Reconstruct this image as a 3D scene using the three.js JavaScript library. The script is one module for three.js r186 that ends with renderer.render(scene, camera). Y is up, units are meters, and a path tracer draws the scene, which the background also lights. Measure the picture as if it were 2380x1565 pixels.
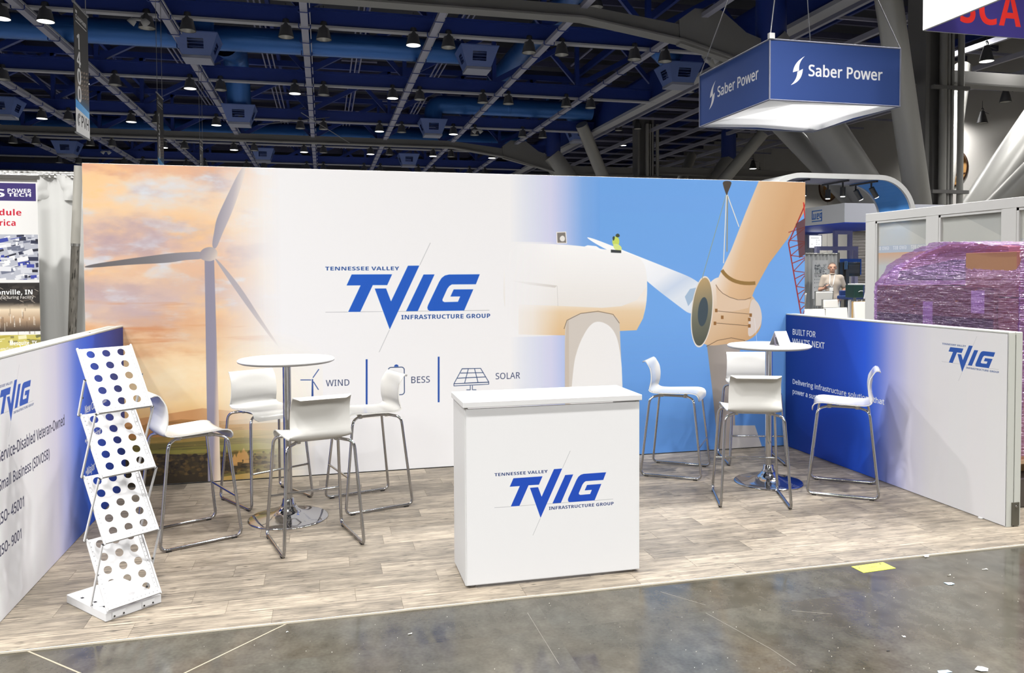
import * as THREE from 'three';
import { RoundedBoxGeometry } from 'three/addons/geometries/RoundedBoxGeometry.js';
import { mergeGeometries, toCreasedNormals } from 'three/addons/utils/BufferGeometryUtils.js';
import { ImprovedNoise } from 'three/addons/math/ImprovedNoise.js';
import { MarchingCubes } from 'three/addons/objects/MarchingCubes.js';
import { FontLoader } from 'three/addons/loaders/FontLoader.js';
import { TextGeometry } from 'three/addons/geometries/TextGeometry.js';

// ---------------------------------------------------------------- camera, exposure
const scene = new THREE.Scene();
scene.background = new THREE.Color(0x000000);
const V3 = (x, y, z) => new THREE.Vector3(x, y, z);
const CAM = { f: 1843.3, pos: V3(2.1039, 1.6029, 6.5074), yaw: 0.2423, pitch: 0.0303, roll: -0.0044, cx: 1207, cy: 692.7 };
const camera = new THREE.PerspectiveCamera(2 * Math.atan(782.5 / CAM.f) * 180 / Math.PI, 2380 / 1565, 0.05, 400);
const camFwd = V3(Math.sin(CAM.yaw) * Math.cos(CAM.pitch), -Math.sin(CAM.pitch), -Math.cos(CAM.yaw) * Math.cos(CAM.pitch));
const camRight = V3(Math.cos(CAM.yaw), 0, Math.sin(CAM.yaw));
const camUp = camRight.clone().cross(camFwd).normalize();
{
  const c = Math.cos(CAM.roll), s = Math.sin(CAM.roll), r = camRight.clone(), u = camUp.clone();
  camRight.copy(r).multiplyScalar(c).addScaledVector(u, s);
  camUp.copy(u).multiplyScalar(c).addScaledVector(r, -s);
  camera.position.copy(CAM.pos);
  camera.quaternion.setFromRotationMatrix(new THREE.Matrix4().makeBasis(camRight, camUp, camFwd.clone().negate()));
  camera.setViewOffset(2380, 1565, 1190 - CAM.cx, 782.5 - CAM.cy, 2380, 1565);
}
const renderer = new THREE.WebGLRenderer({ antialias: true });
renderer.toneMapping = THREE.LinearToneMapping;
renderer.toneMappingExposure = 0.066;
renderer.shadowMap.enabled = true;
const LAMP_CD = 2600;         // candela of one lit high-bay lamp
const LAMP_GLOW = 70;         // glow of its lens

// measuring help: where the ray through a photo pixel meets the plane x / y / z = value
function at(u, v, axis, value) {
  const d = camFwd.clone().addScaledVector(camRight, (u - CAM.cx) / CAM.f).addScaledVector(camUp, -(v - CAM.cy) / CAM.f);
  return CAM.pos.clone().addScaledVector(d, (value - CAM.pos[axis]) / d[axis]);
}

// ---------------------------------------------------------------- helpers
let seedState = 12345;
const rnd = (a = 1, b) => { seedState = (seedState + 0x6d2b79f5) | 0; let t = Math.imul(seedState ^ (seedState >>> 15), 1 | seedState); t = (t + Math.imul(t ^ (t >>> 7), 61 | t)) ^ t; const r = ((t ^ (t >>> 14)) >>> 0) / 4294967296; return b === undefined ? r * a : a + r * (b - a); };
const perlin = new ImprovedNoise();
const fbm = (x, y, z = 0, n = 4) => { let s = 0, a = 0.5; for (let i = 0; i < n; i++) { s += a * perlin.noise(x, y, z + i * 7.3); x *= 2.03; y *= 2.03; a *= 0.5; } return s; };
const lerp = (a, b, t) => a + (b - a) * t, clamp = (x, a = 0, b = 1) => Math.min(b, Math.max(a, x)), smooth = (a, b, x) => { const t = clamp((x - a) / (b - a)); return t * t * (3 - 2 * t); };
const taken = {};
function numbered(name) { taken[name] = (taken[name] ?? -1) + 1; return taken[name] ? name + '_' + String(taken[name]).padStart(3, '0') : name; }
function thing(name, label, category, pos = [0, 0, 0], turn = 0, group) {
  const o = new THREE.Group(); o.name = numbered(name); o.position.set(...pos); o.rotation.y = turn; o.userData = { label, category };
  if (group) o.userData.group = group;
  scene.add(o); return o;
}
function part(name, geo, material, parent, label) {
  const m = new THREE.Mesh(Array.isArray(geo) ? merge(geo) : geo, material); m.name = name; parent.add(m);
  if (label) m.userData.label = label;
  return m;
}
function solo(name, geo, material, label, category, group) {
  const m = part(numbered(name), geo, material, scene); m.userData = { label, category }; if (group) m.userData.group = group; return m;
}
function struct(name, label, category) { const g = new THREE.Group(); g.name = name; g.userData = { kind: 'structure', label, category }; scene.add(g); return g; }
function dup(root, pos, turn, label) {
  const r = root.clone(); r.userData = { ...root.userData }; r.name = numbered(root.name.replace(/_\d{3}$/, '')); if (label) r.userData.label = label;
  r.position.set(...pos); if (turn !== undefined) r.rotation.y = turn; scene.add(r); return r;
}
function merge(list) { const l = list.map((g) => { const n = g.index ? g.toNonIndexed() : g; for (const k of Object.keys(n.attributes)) if (!['position', 'normal', 'uv'].includes(k)) n.deleteAttribute(k); return n; }); return l.length === 1 ? l[0] : mergeGeometries(l); }
const box = (w, h, d, x = 0, y = 0, z = 0) => new THREE.BoxGeometry(w, h, d).translate(x, y, z);
const rbox = (w, h, d, x = 0, y = 0, z = 0, r = 0.004) => new RoundedBoxGeometry(w, h, d, 1, Math.min(r, w / 2.01, h / 2.01, d / 2.01)).translate(x, y, z);
const span = (x0, x1, y0, y1, z0, z1) => box(x1 - x0, y1 - y0, z1 - z0, (x0 + x1) / 2, (y0 + y1) / 2, (z0 + z1) / 2);
const rspan = (x0, x1, y0, y1, z0, z1, r = 0.004) => rbox(x1 - x0, y1 - y0, z1 - z0, (x0 + x1) / 2, (y0 + y1) / 2, (z0 + z1) / 2, r);
function bar(a, b, r0, r1 = r0, seg = 12) {                     // round bar between two points
  const d = b.clone().sub(a), g = new THREE.CylinderGeometry(r1, r0, d.length(), seg);
  g.applyQuaternion(new THREE.Quaternion().setFromUnitVectors(V3(0, 1, 0), d.clone().normalize())); const m = a.clone().add(b).multiplyScalar(0.5); return g.translate(m.x, m.y, m.z);
}
function beam(a, b, w, h) {                                     // rectangular bar between two points, h in the vertical plane
  const d = b.clone().sub(a), L = d.length(), z = d.clone().normalize(), up = Math.abs(z.y) > 0.999 ? V3(1, 0, 0) : V3(0, 1, 0), x = up.clone().cross(z).normalize(), y = z.clone().cross(x);
  const g = new THREE.BoxGeometry(w, h, L); g.applyMatrix4(new THREE.Matrix4().makeBasis(x, y, z)); const m = a.clone().add(b).multiplyScalar(0.5); return g.translate(m.x, m.y, m.z);
}
function roundPath(pts, rad, closed = false, n = 5) {           // polyline with rounded corners
  const out = [], N = pts.length;
  for (let i = 0; i < N; i++) {
    if (!closed && (i === 0 || i === N - 1)) { out.push(pts[i].clone()); continue; }
    const p = pts[i], a = pts[(i + N - 1) % N], b = pts[(i + 1) % N], da = a.clone().sub(p), db = b.clone().sub(p), r = Math.min(rad, da.length() * 0.48, db.length() * 0.48);
    const s = p.clone().addScaledVector(da.normalize(), r), e = p.clone().addScaledVector(db.normalize(), r);
    for (let k = 0; k <= n; k++) { const t = k / n; out.push(s.clone().multiplyScalar((1 - t) * (1 - t)).addScaledVector(p, 2 * t * (1 - t)).addScaledVector(e, t * t)); }
  }
  return out;
}
class PolyCurve extends THREE.Curve {                           // arc-length polyline, so tubes keep their corners
  constructor(p, closed) { super(); this.p = closed ? [...p, p[0].clone()] : p; this.l = [0]; for (let i = 1; i < this.p.length; i++) this.l.push(this.l[i - 1] + this.p[i].distanceTo(this.p[i - 1])); }
  getPoint(t, o = new THREE.Vector3()) { const s = t * this.l[this.l.length - 1]; let i = 1; while (i < this.l.length - 1 && this.l[i] < s) i++; const k = (s - this.l[i - 1]) / Math.max(1e-9, this.l[i] - this.l[i - 1]); return o.lerpVectors(this.p[i - 1], this.p[i], clamp(k)); }
  getPointAt(t, o) { return this.getPoint(t, o); }
}
const tube = (pts, r, rad = 0.02, closed = false, seg = 96, ring = 8) => new THREE.TubeGeometry(new PolyCurve(roundPath(pts, rad, closed), closed), seg, r, ring, closed);
const lathe = (pts, seg = 32) => new THREE.LatheGeometry(pts.map(([x, y]) => new THREE.Vector2(x, y)), seg);
function plate(pts, depth, holes = [], bevel = 0) {             // extruded outline in xy, thickness along z
  const s = new THREE.Shape(pts.map(([x, y]) => new THREE.Vector2(x, y))); for (const h of holes) s.holes.push(h);
  return new THREE.ExtrudeGeometry(s, { depth, bevelEnabled: bevel > 0, bevelThickness: bevel, bevelSize: bevel, bevelSegments: 1, steps: 1, curveSegments: 14 });
}
function face(p00, p10, p01, p11, flip) {                       // one quad with uv 0..1, p00 lower left
  const g = new THREE.BufferGeometry();
  g.setAttribute('position', new THREE.Float32BufferAttribute([p00, p10, p11, p00, p11, p01].flatMap((p) => [p.x, p.y, p.z]), 3));
  g.setAttribute('uv', new THREE.Float32BufferAttribute([0, 0, 1, 0, 1, 1, 0, 0, 1, 1, 0, 1], 2)); g.computeVertexNormals(); return g;
}
const std = (o) => new THREE.MeshStandardMaterial(o), phys = (o) => new THREE.MeshPhysicalMaterial(o);
const lin = (r, g, b) => new THREE.Color().setRGB(r, g, b);
function canvas(w, h, draw) {
  const c = document.createElement('canvas'); c.width = w; c.height = h; draw(c.getContext('2d'), w, h);
  const t = new THREE.CanvasTexture(c); t.colorSpace = THREE.SRGBColorSpace; t.anisotropy = 8; return t;
}
function dataTex(w, h, fn, srgb) {
  const d = new Uint8Array(w * h * 4);
  for (let y = 0; y < h; y++) for (let x = 0; x < w; x++) { const c = fn(x, y), i = (y * w + x) * 4; if (typeof c === 'number') { d[i] = d[i + 1] = d[i + 2] = clamp(c, 0, 255); } else { d[i] = clamp(c[0], 0, 255); d[i + 1] = clamp(c[1], 0, 255); d[i + 2] = clamp(c[2], 0, 255); } d[i + 3] = 255; }
  const t = new THREE.DataTexture(d, w, h); t.magFilter = THREE.LinearFilter; t.minFilter = THREE.LinearFilter; t.wrapS = t.wrapT = THREE.RepeatWrapping; if (srgb) t.colorSpace = THREE.SRGBColorSpace; t.needsUpdate = true; return t;
}
function stretchText(c, text, x, y, w, h, weight = 'bold', family = 'sans-serif', thick = 0) {   // capitals fitted to width w and height h, baseline y
  c.save(); c.font = weight + ' 100px ' + family; const m = c.measureText(text).width; c.translate(x, y); c.scale(w / m, h / 72); c.fillText(text, 0, 0); if (thick) { c.lineWidth = thick; c.strokeStyle = c.fillStyle; c.lineJoin = 'round'; c.strokeText(text, 0, 0); } c.restore();
}

// ---------------------------------------------------------------- shared materials
const M = {
  white: std({ color: lin(0.80, 0.80, 0.79), roughness: 0.45 }),
  laminate: phys({ color: lin(0.83, 0.83, 0.83), roughness: 0.3 }),
  shell: phys({ color: lin(0.84, 0.83, 0.79), roughness: 0.16, clearcoat: 0.6, clearcoatRoughness: 0.06 }),
  powder: std({ color: lin(0.84, 0.84, 0.85), roughness: 0.4 }),
  chrome: std({ color: lin(0.78, 0.78, 0.79), roughness: 0.08, metalness: 1 }),
  satin: std({ color: lin(0.62, 0.61, 0.59), roughness: 0.28, metalness: 1 }),
  black: std({ color: lin(0.012, 0.012, 0.013), roughness: 0.5 }),
  darkScrew: std({ color: lin(0.05, 0.05, 0.05), roughness: 0.4, metalness: 0.6 }),
  profile: std({ color: lin(0.60, 0.61, 0.56), roughness: 0.4 }),
  plateGrey: std({ color: lin(0.10, 0.095, 0.075), roughness: 0.5, metalness: 0.3 }),
  wire: std({ color: lin(0.45, 0.45, 0.47), roughness: 0.4, metalness: 0.6 }),
  navy: std({ color: lin(0.006, 0.022, 0.15), roughness: 0.5 }),
  deck: std({ color: lin(0.006, 0.007, 0.016), roughness: 0.8 }),
  flange: std({ color: lin(0.80, 0.80, 0.84), roughness: 0.5 }),
  track: std({ color: lin(0.60, 0.60, 0.72), roughness: 0.45 }),
  conduit: std({ color: lin(0.30, 0.30, 0.42), roughness: 0.5 }),
  girder: std({ color: lin(0.20, 0.195, 0.185), roughness: 0.55 }),
  greySteel: std({ color: lin(0.40, 0.395, 0.37), roughness: 0.34, metalness: 0.1 }),
  greyDark: std({ color: lin(0.17, 0.165, 0.16), roughness: 0.5 }),
  lampShade: std({ color: lin(0.05, 0.05, 0.055), roughness: 0.5 }),
  reflector: std({ color: lin(0.75, 0.74, 0.70), roughness: 0.35, metalness: 0.5 }),
  lampLit: std({ color: 0x000000, emissive: lin(1, 0.97, 0.86), emissiveIntensity: LAMP_GLOW }),
  plasterCream: std({ color: lin(0.80, 0.77, 0.72), roughness: 0.8 }),
};
const ductBump = dataTex(256, 256, (x, y) => 128 + 110 * fbm(x / 22, y / 60, 3) + (x % 128 < 4 ? 60 : 0));
M.duct = std({ color: lin(0.02, 0.105, 0.34), roughness: 0.33, metalness: 0.35, bumpMap: ductBump, bumpScale: 0.05 });

// ================================================================ THE HALL
const HX0 = -34, HX1 = 38, HZ0 = -82, HZ1 = 30, HY = 14.2;
// concrete: sealed slab, mottled and scratched
{
  const S = 1024, col = dataTex(S, S, (x, y) => {
    const n = fbm(x / 190, y / 190, 1, 5), m = fbm(x / 26, y / 34, 9, 4), k = fbm(x / 5, y / 5, 4, 2);
    let v = 70 + 26 * n + 22 * m + 12 * k; const warm = 5 * fbm(x / 120, y / 150, 22, 3);
    return [v + 4 + warm, v + 1, v - 7 - warm];
  }, true);
  const rough = dataTex(512, 512, (x, y) => 33 + 44 * fbm(x / 60, y / 60, 31, 4) + 18 * fbm(x / 8, y / 8, 5, 2));
  col.repeat.set(1, 1); rough.repeat.set(1, 1);
  const floor = struct('floor', 'polished grey concrete hall floor with saw-cut joints', 'floor');
  const g = span(HX0, HX1, -0.3, -0.008, HZ0, HZ1), p = g.attributes.position, uv = g.attributes.uv;
  for (let i = 0; i < p.count; i++) uv.setXY(i, p.getX(i) / 3.1, p.getZ(i) / 3.1);
  part('concrete_slab', g, std({ map: col, roughnessMap: rough, roughness: 1, metalness: 0 }), floor);
  const jm = std({ color: lin(0.33, 0.29, 0.22), roughness: 0.8 });
  const jb = (x0, z0, x1, z1) => beam(V3(x0, -0.0075, z0), V3(x1, -0.0075, z1), 0.007, 0.0016);
  part('saw_cut_joint', jb(0.45, 2.35, 1.39, 3.257), jm, floor, 'pale filled joint in the concrete');
  part('saw_cut_joint', jb(2.25, 2.42, 1.39, 3.257), jm, floor);
  part('saw_cut_joint', jb(1.39, 3.257, 2.7, 4.52), jm, floor);
  part('saw_cut_joint', jb(1.39, 3.257, 0.2, 4.41), jm, floor);
  // scratches and dust scuffs
  const sm = std({ color: lin(0.30, 0.28, 0.25), roughness: 0.9 }), sc = [];
  for (const [u0, v0, u1, v1] of [[1535, 1376, 1640, 1407], [1640, 1425, 1790, 1508], [1790, 1508, 1850, 1548], [1226, 1425, 1300, 1545], [1840, 1420, 1935, 1428]]) {
    const a = at(u0, v0, 'y', -0.0075), b = at(u1, v1, 'y', -0.0075); sc.push(beam(a, b, 0.0012, 0.0008));
  }
  part('scratches', sc, sm, floor);
  const dm = std({ color: lin(0.62, 0.6, 0.54), roughness: 0.9 }), dust = [];
  for (let i = 0; i < 170; i++) { const a = at(rnd(450, 2370), rnd(1300, 1562), 'y', -0.0075), s = rnd(0.0008, 0.0028); if (a.z < 2.78) continue; dust.push(new THREE.TetrahedronGeometry(s).translate(a.x, a.y + s * 0.3, a.z)); }
  const d = part('dust_specks', dust, dm, floor); d.userData.kind = 'stuff';
}
// walls
{
  const wm = M.plasterCream, dk = std({ color: lin(0.10, 0.10, 0.13), roughness: 0.8 });
  const right = struct('wall_right', 'tall cream hall side wall with round porthole windows', 'wall');
  const sh = [[-HZ1, -0.3], [-HZ0, -0.3], [-HZ0, HY], [-HZ1, HY]].map(([a, b]) => [a, b]);
  const holes = [];
  const ports = [[-44.45, 7.95, 1.15], [-32.6, 7.65, 1.0]];
  for (const [z, y, r] of ports) { const h = new THREE.Path(); h.absarc(-z, y, r, 0, Math.PI * 2, true); holes.push(h); }
  const g = plate(sh, 0.4, holes); g.rotateY(Math.PI / 2); g.translate(HX1, 0, 0);   // shape x -> -z, depth -> +x
  part('plaster', g, wm, right);
  const am = std({ color: lin(0.55, 0.30, 0.10), roughness: 0.5 }), gm = std({ color: lin(0.08, 0.035, 0.015), roughness: 0.4 });
  for (const [z, y, r] of ports) {
    part('porthole_rim', new THREE.TorusGeometry(r, 0.06, 8, 40).rotateY(Math.PI / 2).translate(HX1, y, z), gm, right);
    part('porthole_back', new THREE.CylinderGeometry(r * 0.98, r * 0.98, 0.06, 40).rotateZ(Math.PI / 2).translate(HX1 + 0.36, y, z), am, right, 'amber wood panelling behind the round opening');
    part('porthole_bar', box(0.05, 0.1, r * 1.1, HX1 + 0.2, y - 0.35, z + 0.3), gm, right);
  }
  for (let i = 0; i < 8; i++) part('panel_joint', box(0.012, HY, 0.03, HX1 - 0.003, HY / 2, -10 - i * 8.65), std({ color: lin(0.5, 0.48, 0.45), roughness: 0.9 }), right);
  const mk = (n, l, geo, m) => { const s = struct(n, l, 'wall'); part('plaster', geo, m, s); return s; };
  mk('wall_left', 'dark far side wall of the exhibition hall', span(HX0 - 0.4, HX0, -0.3, HY, HZ0, HZ1), dk);
  mk('wall_back', 'dark far end wall of the exhibition hall', span(HX0 - 0.4, HX1 + 0.4, -0.3, HY, HZ0 - 0.4, HZ0), dk);
  mk('wall_front', 'pale hall wall behind the aisle', span(HX0 - 0.4, HX1 + 0.4, -0.3, HY, HZ1, HZ1 + 0.4), M.plasterCream);
}
// roof: deck, purlins, blue cross beams with pale flanges, pale lighting tracks, web members
const TRACKS = [-15.4, -11.15, -6.95, -2.75, 1.6, 5.9, 10.1, 14.2], BEAMS = [-65, -56.4, -47.7, -39, -30.35, -21.7, -13.05, -4.4, 4.25, 12.9, 21.55];
const TY = 10.0;
{
  const c = struct('ceiling', 'dark navy exposed steel roof over the hall', 'ceiling');
  part('roof_deck', span(HX0 - 0.4, HX1 + 0.4, HY, HY + 0.3, HZ0 - 0.4, HZ1 + 0.4), M.deck, c);
  const pm = std({ color: lin(0.05, 0.05, 0.10), roughness: 0.6 });
  for (let z = -75; z < -12; z += 2.16) part('purlin', box(HX1 - HX0, 0.3, 0.14, (HX0 + HX1) / 2, HY - 0.4, z), pm, c);
  for (let x = -30; x < 37; x += 4.27) part('rafter', box(0.16, 0.36, 74, x, HY - 0.75, -47), M.navy, c);
  const steel = struct('trim_1', 'navy roof beams with pale flanges and pale lighting tracks', 'roof steelwork');
  for (const z of BEAMS) {
    const b = part('roof_beam', box(HX1 - HX0 - 20, 0.52, 0.1, (HX0 + 18.2) / 2, TY + 0.36, z), M.navy, steel);
    b.geometry = span(HX0, 18.2, TY + 0.1, TY + 0.62, z - 0.05, z + 0.05);
    part('flange', span(HX0, 18.2, TY + 0.03, TY + 0.1, z - 0.14, z + 0.14), M.flange, b, 'pale bottom flange');
    part('flange', span(HX0, 18.2, TY + 0.62, TY + 0.68, z - 0.14, z + 0.14), M.navy, b);
    if (z > -14) continue;
    part('top_chord', span(HX0, 18.2, 13.0, 13.3, z - 0.12, z + 0.12), M.navy, steel);
    for (let i = 0; i < TRACKS.length; i++) {                  // web diagonals and posts
      const x = TRACKS[i], s = i % 2 ? 1 : -1;
      part('web_post', span(x - 0.16, x + 0.02, TY + 0.68, 13.0, z - 0.1, z + 0.1), M.navy, steel);
      part('web_diagonal', beam(V3(x, TY + 0.7, z), V3(x + 4.27, 13.05, z), 0.2, 0.24), i % 2 ? M.navy : M.navy, steel);
      part('web_diagonal', beam(V3(x + 4.27, TY + 0.7, z - 0.3), V3(x + 2.1, 13.05, z - 0.3), 0.16, 0.2), M.navy, steel);
    }
  }
  // big edge beam along the right bay
  const eb = part('edge_beam', span(18.0, 18.25, TY + 0.2, TY + 1.5, -80, 10), M.navy, steel);
  part('flange', span(17.85, 18.4, TY + 0.05, TY + 0.2, -80, 10), M.flange, eb, 'pale bottom flange');
  // low secondary grid in the right bay
  const gm = std({ color: lin(0.36, 0.36, 0.48), roughness: 0.6 });
  for (let z = -78; z < -8; z += 2.88) part('grid_bar', box(19.4, 0.12, 0.1, 28.2, 11.4, z), gm, steel);
  for (const x of [20.6, 23.4, 26.2, 29, 31.8, 34.6]) part('grid_rail', box(0.16, 0.22, 74, x, 11.1, -44), M.track, steel);
  // bundles of conduit between the beams
  for (let i = 0; i < 46; i++) {
    const z = rnd(-62, -19), x = rnd(-20, 16), L = rnd(1.5, 7), y = rnd(11.8, 13.2);
    if (rnd() < 0.6) part('conduit', box(L, 0.07, 0.07, x, y, z), M.conduit, steel);
    else if (rnd() < 0.6) part('conduit', box(0.07, 0.07, L, x, y, z), M.conduit, steel);
    else part('conduit', box(0.06, rnd(0.8, 2), 0.06, x, y - 0.4, z), M.conduit, steel);
  }
  for (const x of [-13, -4.8, -0.6, 3.6, 7.8]) for (const o of [0, 0.22, 0.44]) part('conduit', box(0.06, 0.06, 40, x + o, 12.2, -42), M.conduit, steel);
  // lighting tracks running away from the booth
  for (const x of TRACKS) {
    const t = part('light_track', merge([span(x - 0.115, x + 0.115, TY - 0.12, TY + 0.02, -80, 10)]), M.track, steel, 'pale steel lighting track');
    part('track_lip', merge([span(x + 0.17, x + 0.2, TY - 0.02, TY + 0.05, -80, 10)]), M.flange, t);
    const cl = []; for (let z = -62; z < -18; z += 1.7) cl.push(tube([V3(x - 0.19, TY + 0.02, z), V3(x - 0.19, TY - 0.17, z), V3(x + 0.19, TY - 0.17, z), V3(x + 0.19, TY + 0.02, z)], 0.018, 0.04, false, 14, 5));
    part('track_clamps', cl, M.navy, t).userData.kind = 'stuff';
  }
  // drooping fine wires
  for (const [a, b] of [[[600, 290], [795, 270]], [[700, 262], [812, 332]]]) {
    const A = at(a[0], a[1], 'z', -34), B = at(b[0], b[1], 'z', -40); part('wire', bar(A, B, 0.02, 0.02, 5), M.wire, steel);
  }
}
// grey girders on steel trees
function girder(z, label) {
  const g = thing('roof_girder', label, 'girder', [0, 0, z]);
  const strip = [[HX0, 9.6], [10.08, 9.6], [13.45, 9.12], [17.2, 8.15], [22.2, 8.15], [22.2, 8.65], [17.3, 8.65], [13.5, 9.6], [10.08, 9.98], [HX0, 9.98]];
  part('web_plate', plate(strip, 0.24).translate(0, 0, -0.12), M.girder, g);
  const fl = []; for (const [a, b] of [[[HX0, 9.6], [10.08, 9.6]], [[10.08, 9.6], [13.45, 9.12]], [[13.45, 9.12], [17.2, 8.15]], [[17.2, 8.15], [22.2, 8.15]]]) fl.push(beam(V3(a[0], a[1] - 0.03, 0), V3(b[0], b[1] - 0.03, 0), 0.55, 0.06));
  part('bottom_flange', fl, M.girder, g);
  part('gusset_plate', plate([[13.35, 9.0], [13.3, 9.75], [13.85, 10.15], [14.8, 10.15], [15.7, 9.5], [17.0, 9.1], [17.3, 8.2], [15.2, 8.55]], 0.34).translate(0, 0, -0.17), M.girder, g);
  part('web_plate', span(23.8, HX1 - 0.02, 8.3, 8.75, -0.12, 0.12), M.girder, g);
  part('bottom_flange', span(23.8, HX1 - 0.02, 8.24, 8.3, -0.28, 0.28), M.girder, g);
  return g;
}
girder(-17.4, 'grey steel roof girder bending down beside the hanging white-bottomed blue sign');
girder(-43.3, 'grey steel roof girder passing low behind the printed back wall top');
function steelTree(z, label) {
  const g = thing('steel_tree_column', label, 'column', [23, -0.008, z]);
  const col = [box(0.16, 12, 0.9, -0.5, 6, 0), box(0.16, 12, 0.9, 0.5, 6, 0), box(1.0, 12, 0.12, 0, 6, 0)];
  part('column', col, M.greyDark, g);
  for (const [x, r] of [[0.05, 0.13], [0.28, 0.05], [0.44, 0.05], [0.78, 0.11]]) part('riser_pipe', bar(V3(x, 0.2, 0.55), V3(x, 11.5, 0.55), r, r, 12), M.greySteel, g);
  for (const y of [4.4, 8.0]) part('pipe_bracket', box(1.5, 0.12, 0.16, 0.3, y, 0.6), M.greyDark, g);
  for (const sx of [-1, 1]) {
    part('strut', bar(V3(sx * 0.3, 1.6, 0), V3(sx * 6.4, 9.3, 0), 0.62, 0.62, 24), M.greySteel, g, 'thick grey tubular strut');
    part('strut_head', bar(V3(sx * 6.3, 9.2, 0), V3(sx * 6.3, 11.4, 0), 0.5, 0.5, 24), M.navy, g, 'navy painted strut head');
    for (const sz of [-1, 1]) part('strut', bar(V3(sx * 0.2, 1.8, sz * 0.2), V3(sx * 6, 10.4, sz * 5), 0.42, 0.36, 24), M.greySteel, g, 'grey tubular strut');
  }
  part('plinth', new THREE.CylinderGeometry(1.0, 1.1, 1.9, 32).translate(0, 0.95, 0), M.greyDark, g);
  return g;
}
steelTree(-17.4, 'grey branching steel column with riser pipes behind the white framed glass wall');
steelTree(-43.3, 'grey branching steel column showing just above the blue printed sky');

// air ducts
{
  const duct = (pts, r, label, rad = 1) => solo('air_duct', tube(pts, r, rad, false, 60, 20), M.duct, label, 'duct');
  duct([at(-400, 34, 'z', -26), at(1070, 122, 'z', -26)], 0.47, 'long blue insulated air duct running level behind the first blue beam');
  duct([at(1007, 286, 'z', -38), V3(at(1007, 242, 'z', -38).x, at(1007, 242, 'z', -38).y, -38), V3(17.5, at(1007, 242, 'z', -38).y, -38)], 0.5, 'blue air duct with an elbow down to a square diffuser', 1.6);
  duct([V3(11.6, 12.4, -37.2), V3(11.6, 12.4, -21.2)], 0.52, 'shiny blue air duct running along the roof towards the rear');
  const p0 = at(463, 80, 'z', -24);
  duct([V3(p0.x, 13.4, -24), p0], 0.5, 'blue vertical duct stub dropping beside the long level duct');
  const q0 = at(548, 118, 'z', -25.5), q1 = at(556, 244, 'z', -33);
  duct([at(520, 98, 'z', -27.2), at(548, 122, 'z', -32), q1], 0.55, 'crinkled blue flexible duct hanging from the level duct', 1.2);
  const r0 = at(1330, 262, 'z', -40), r1 = at(1345, 291, 'z', -40);
  duct([V3(r0.x - 1.6, r0.y + 0.3, -40), V3(r0.x, r0.y + 0.2, -40), r1], 0.55, 'short blue duct elbow above the square diffuser near the edge beam', 0.9);
  const s0 = at(1550, 128, 'z', -24), s1 = at(1570, 145, 'z', -24);
  duct([V3(s0.x - 1.0, s0.y + 0.9, -24), s0, s1], 0.5, 'short crumpled blue duct above the diffuser beside the grey girder', 0.6);
  duct([V3(-26, 11.6, -52), V3(17, 11.6, -52)], 0.7, 'far blue air duct crossing low behind the rear girder');
  
  // square diffusers: faceted drum boxes with dark grilles
  const DM = std({ color: lin(0.11, 0.17, 0.42), roughness: 0.4 }), DW = std({ color: lin(0.55, 0.58, 0.72), roughness: 0.4 });
  const proto = thing('air_diffuser', 'blue four-sided air diffuser box far back among the roof beams', 'diffuser', [0, 0, 0], 0, 'roof air diffusers');
  const ring = (w0, y0, w1, y1) => { const g = new THREE.CylinderGeometry(w1 / Math.SQRT2, w0 / Math.SQRT2, y1 - y0, 4, 1, true).rotateY(Math.PI / 4).translate(0, (y0 + y1) / 2, 0); return g.toNonIndexed(); };
  const hole = () => { const h = new THREE.Path(); h.moveTo(-0.27, 0.22); h.lineTo(-0.27, 0.58); h.lineTo(0.27, 0.58); h.lineTo(0.27, 0.22); h.closePath(); return h; };
  for (let k = 0; k < 4; k++) {                                // four sloping sides, each with a real opening and louvres set back in it
    const put = (g) => g.rotateX(0.347).translate(0, -0.4, 0.475).rotateY(k * Math.PI / 2);
    const side = part('casing_side', put(plate([[-0.475, 0], [0.475, 0], [0.75, 0.808], [-0.75, 0.808]], 0.02, [hole()]).translate(0, 0, -0.02)), DM, proto, 'sloping blue side with a square opening');
    for (let j = 0; j < 3; j++) part('louvre', put(box(0.54, 0.012, 0.05, 0, 0.29 + j * 0.11, -0.07)), DM, side);
  }
  part('rim', ring(0.97, -0.5, 0.97, -0.4), DW, proto);
  part('bottom_plate', box(0.95, 0.04, 0.95, 0, -0.48, 0), DW, proto);
  part('top_plate', box(1.5, 0.04, 1.5, 0, 0.36, 0), DM, proto);
  const spots = [[460, 110, -24], [557, 268, -33], [1108, 138, -24.4], [1005, 297, -38], [1576, 175, -24], [1346, 312, -40], [949, 372, -52], [612, 360, -52], [157, 345, -50], [8, 250, -36], [1868, 335, -36]];
  spots.forEach(([u, v, z], i) => { const p = at(u, v, 'z', z), o = i ? dup(proto, [p.x, p.y, p.z], 0) : proto; o.position.copy(p);
    o.userData.label = ['blue air diffuser box under the vertical duct stub before the level duct', 'blue air diffuser box at the foot of the crinkled flexible duct', 'blue air diffuser box hung before the level duct near the grey girder', 'blue air diffuser box under the large duct elbow', 'blue air diffuser box beside the grey girder and the hanging blue sign', 'blue air diffuser box above the slim grey strut'][i] ?? 'blue four-sided air diffuser box far back among the roof beams';
    if (i === 10) for (const q of [-0.7, 0.7]) part('hanger_rod', bar(V3(q, 0.36, 0), V3(q, 13.9 - p.y, 0), 0.02, 0.02, 5), M.wire, o); });
}

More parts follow.
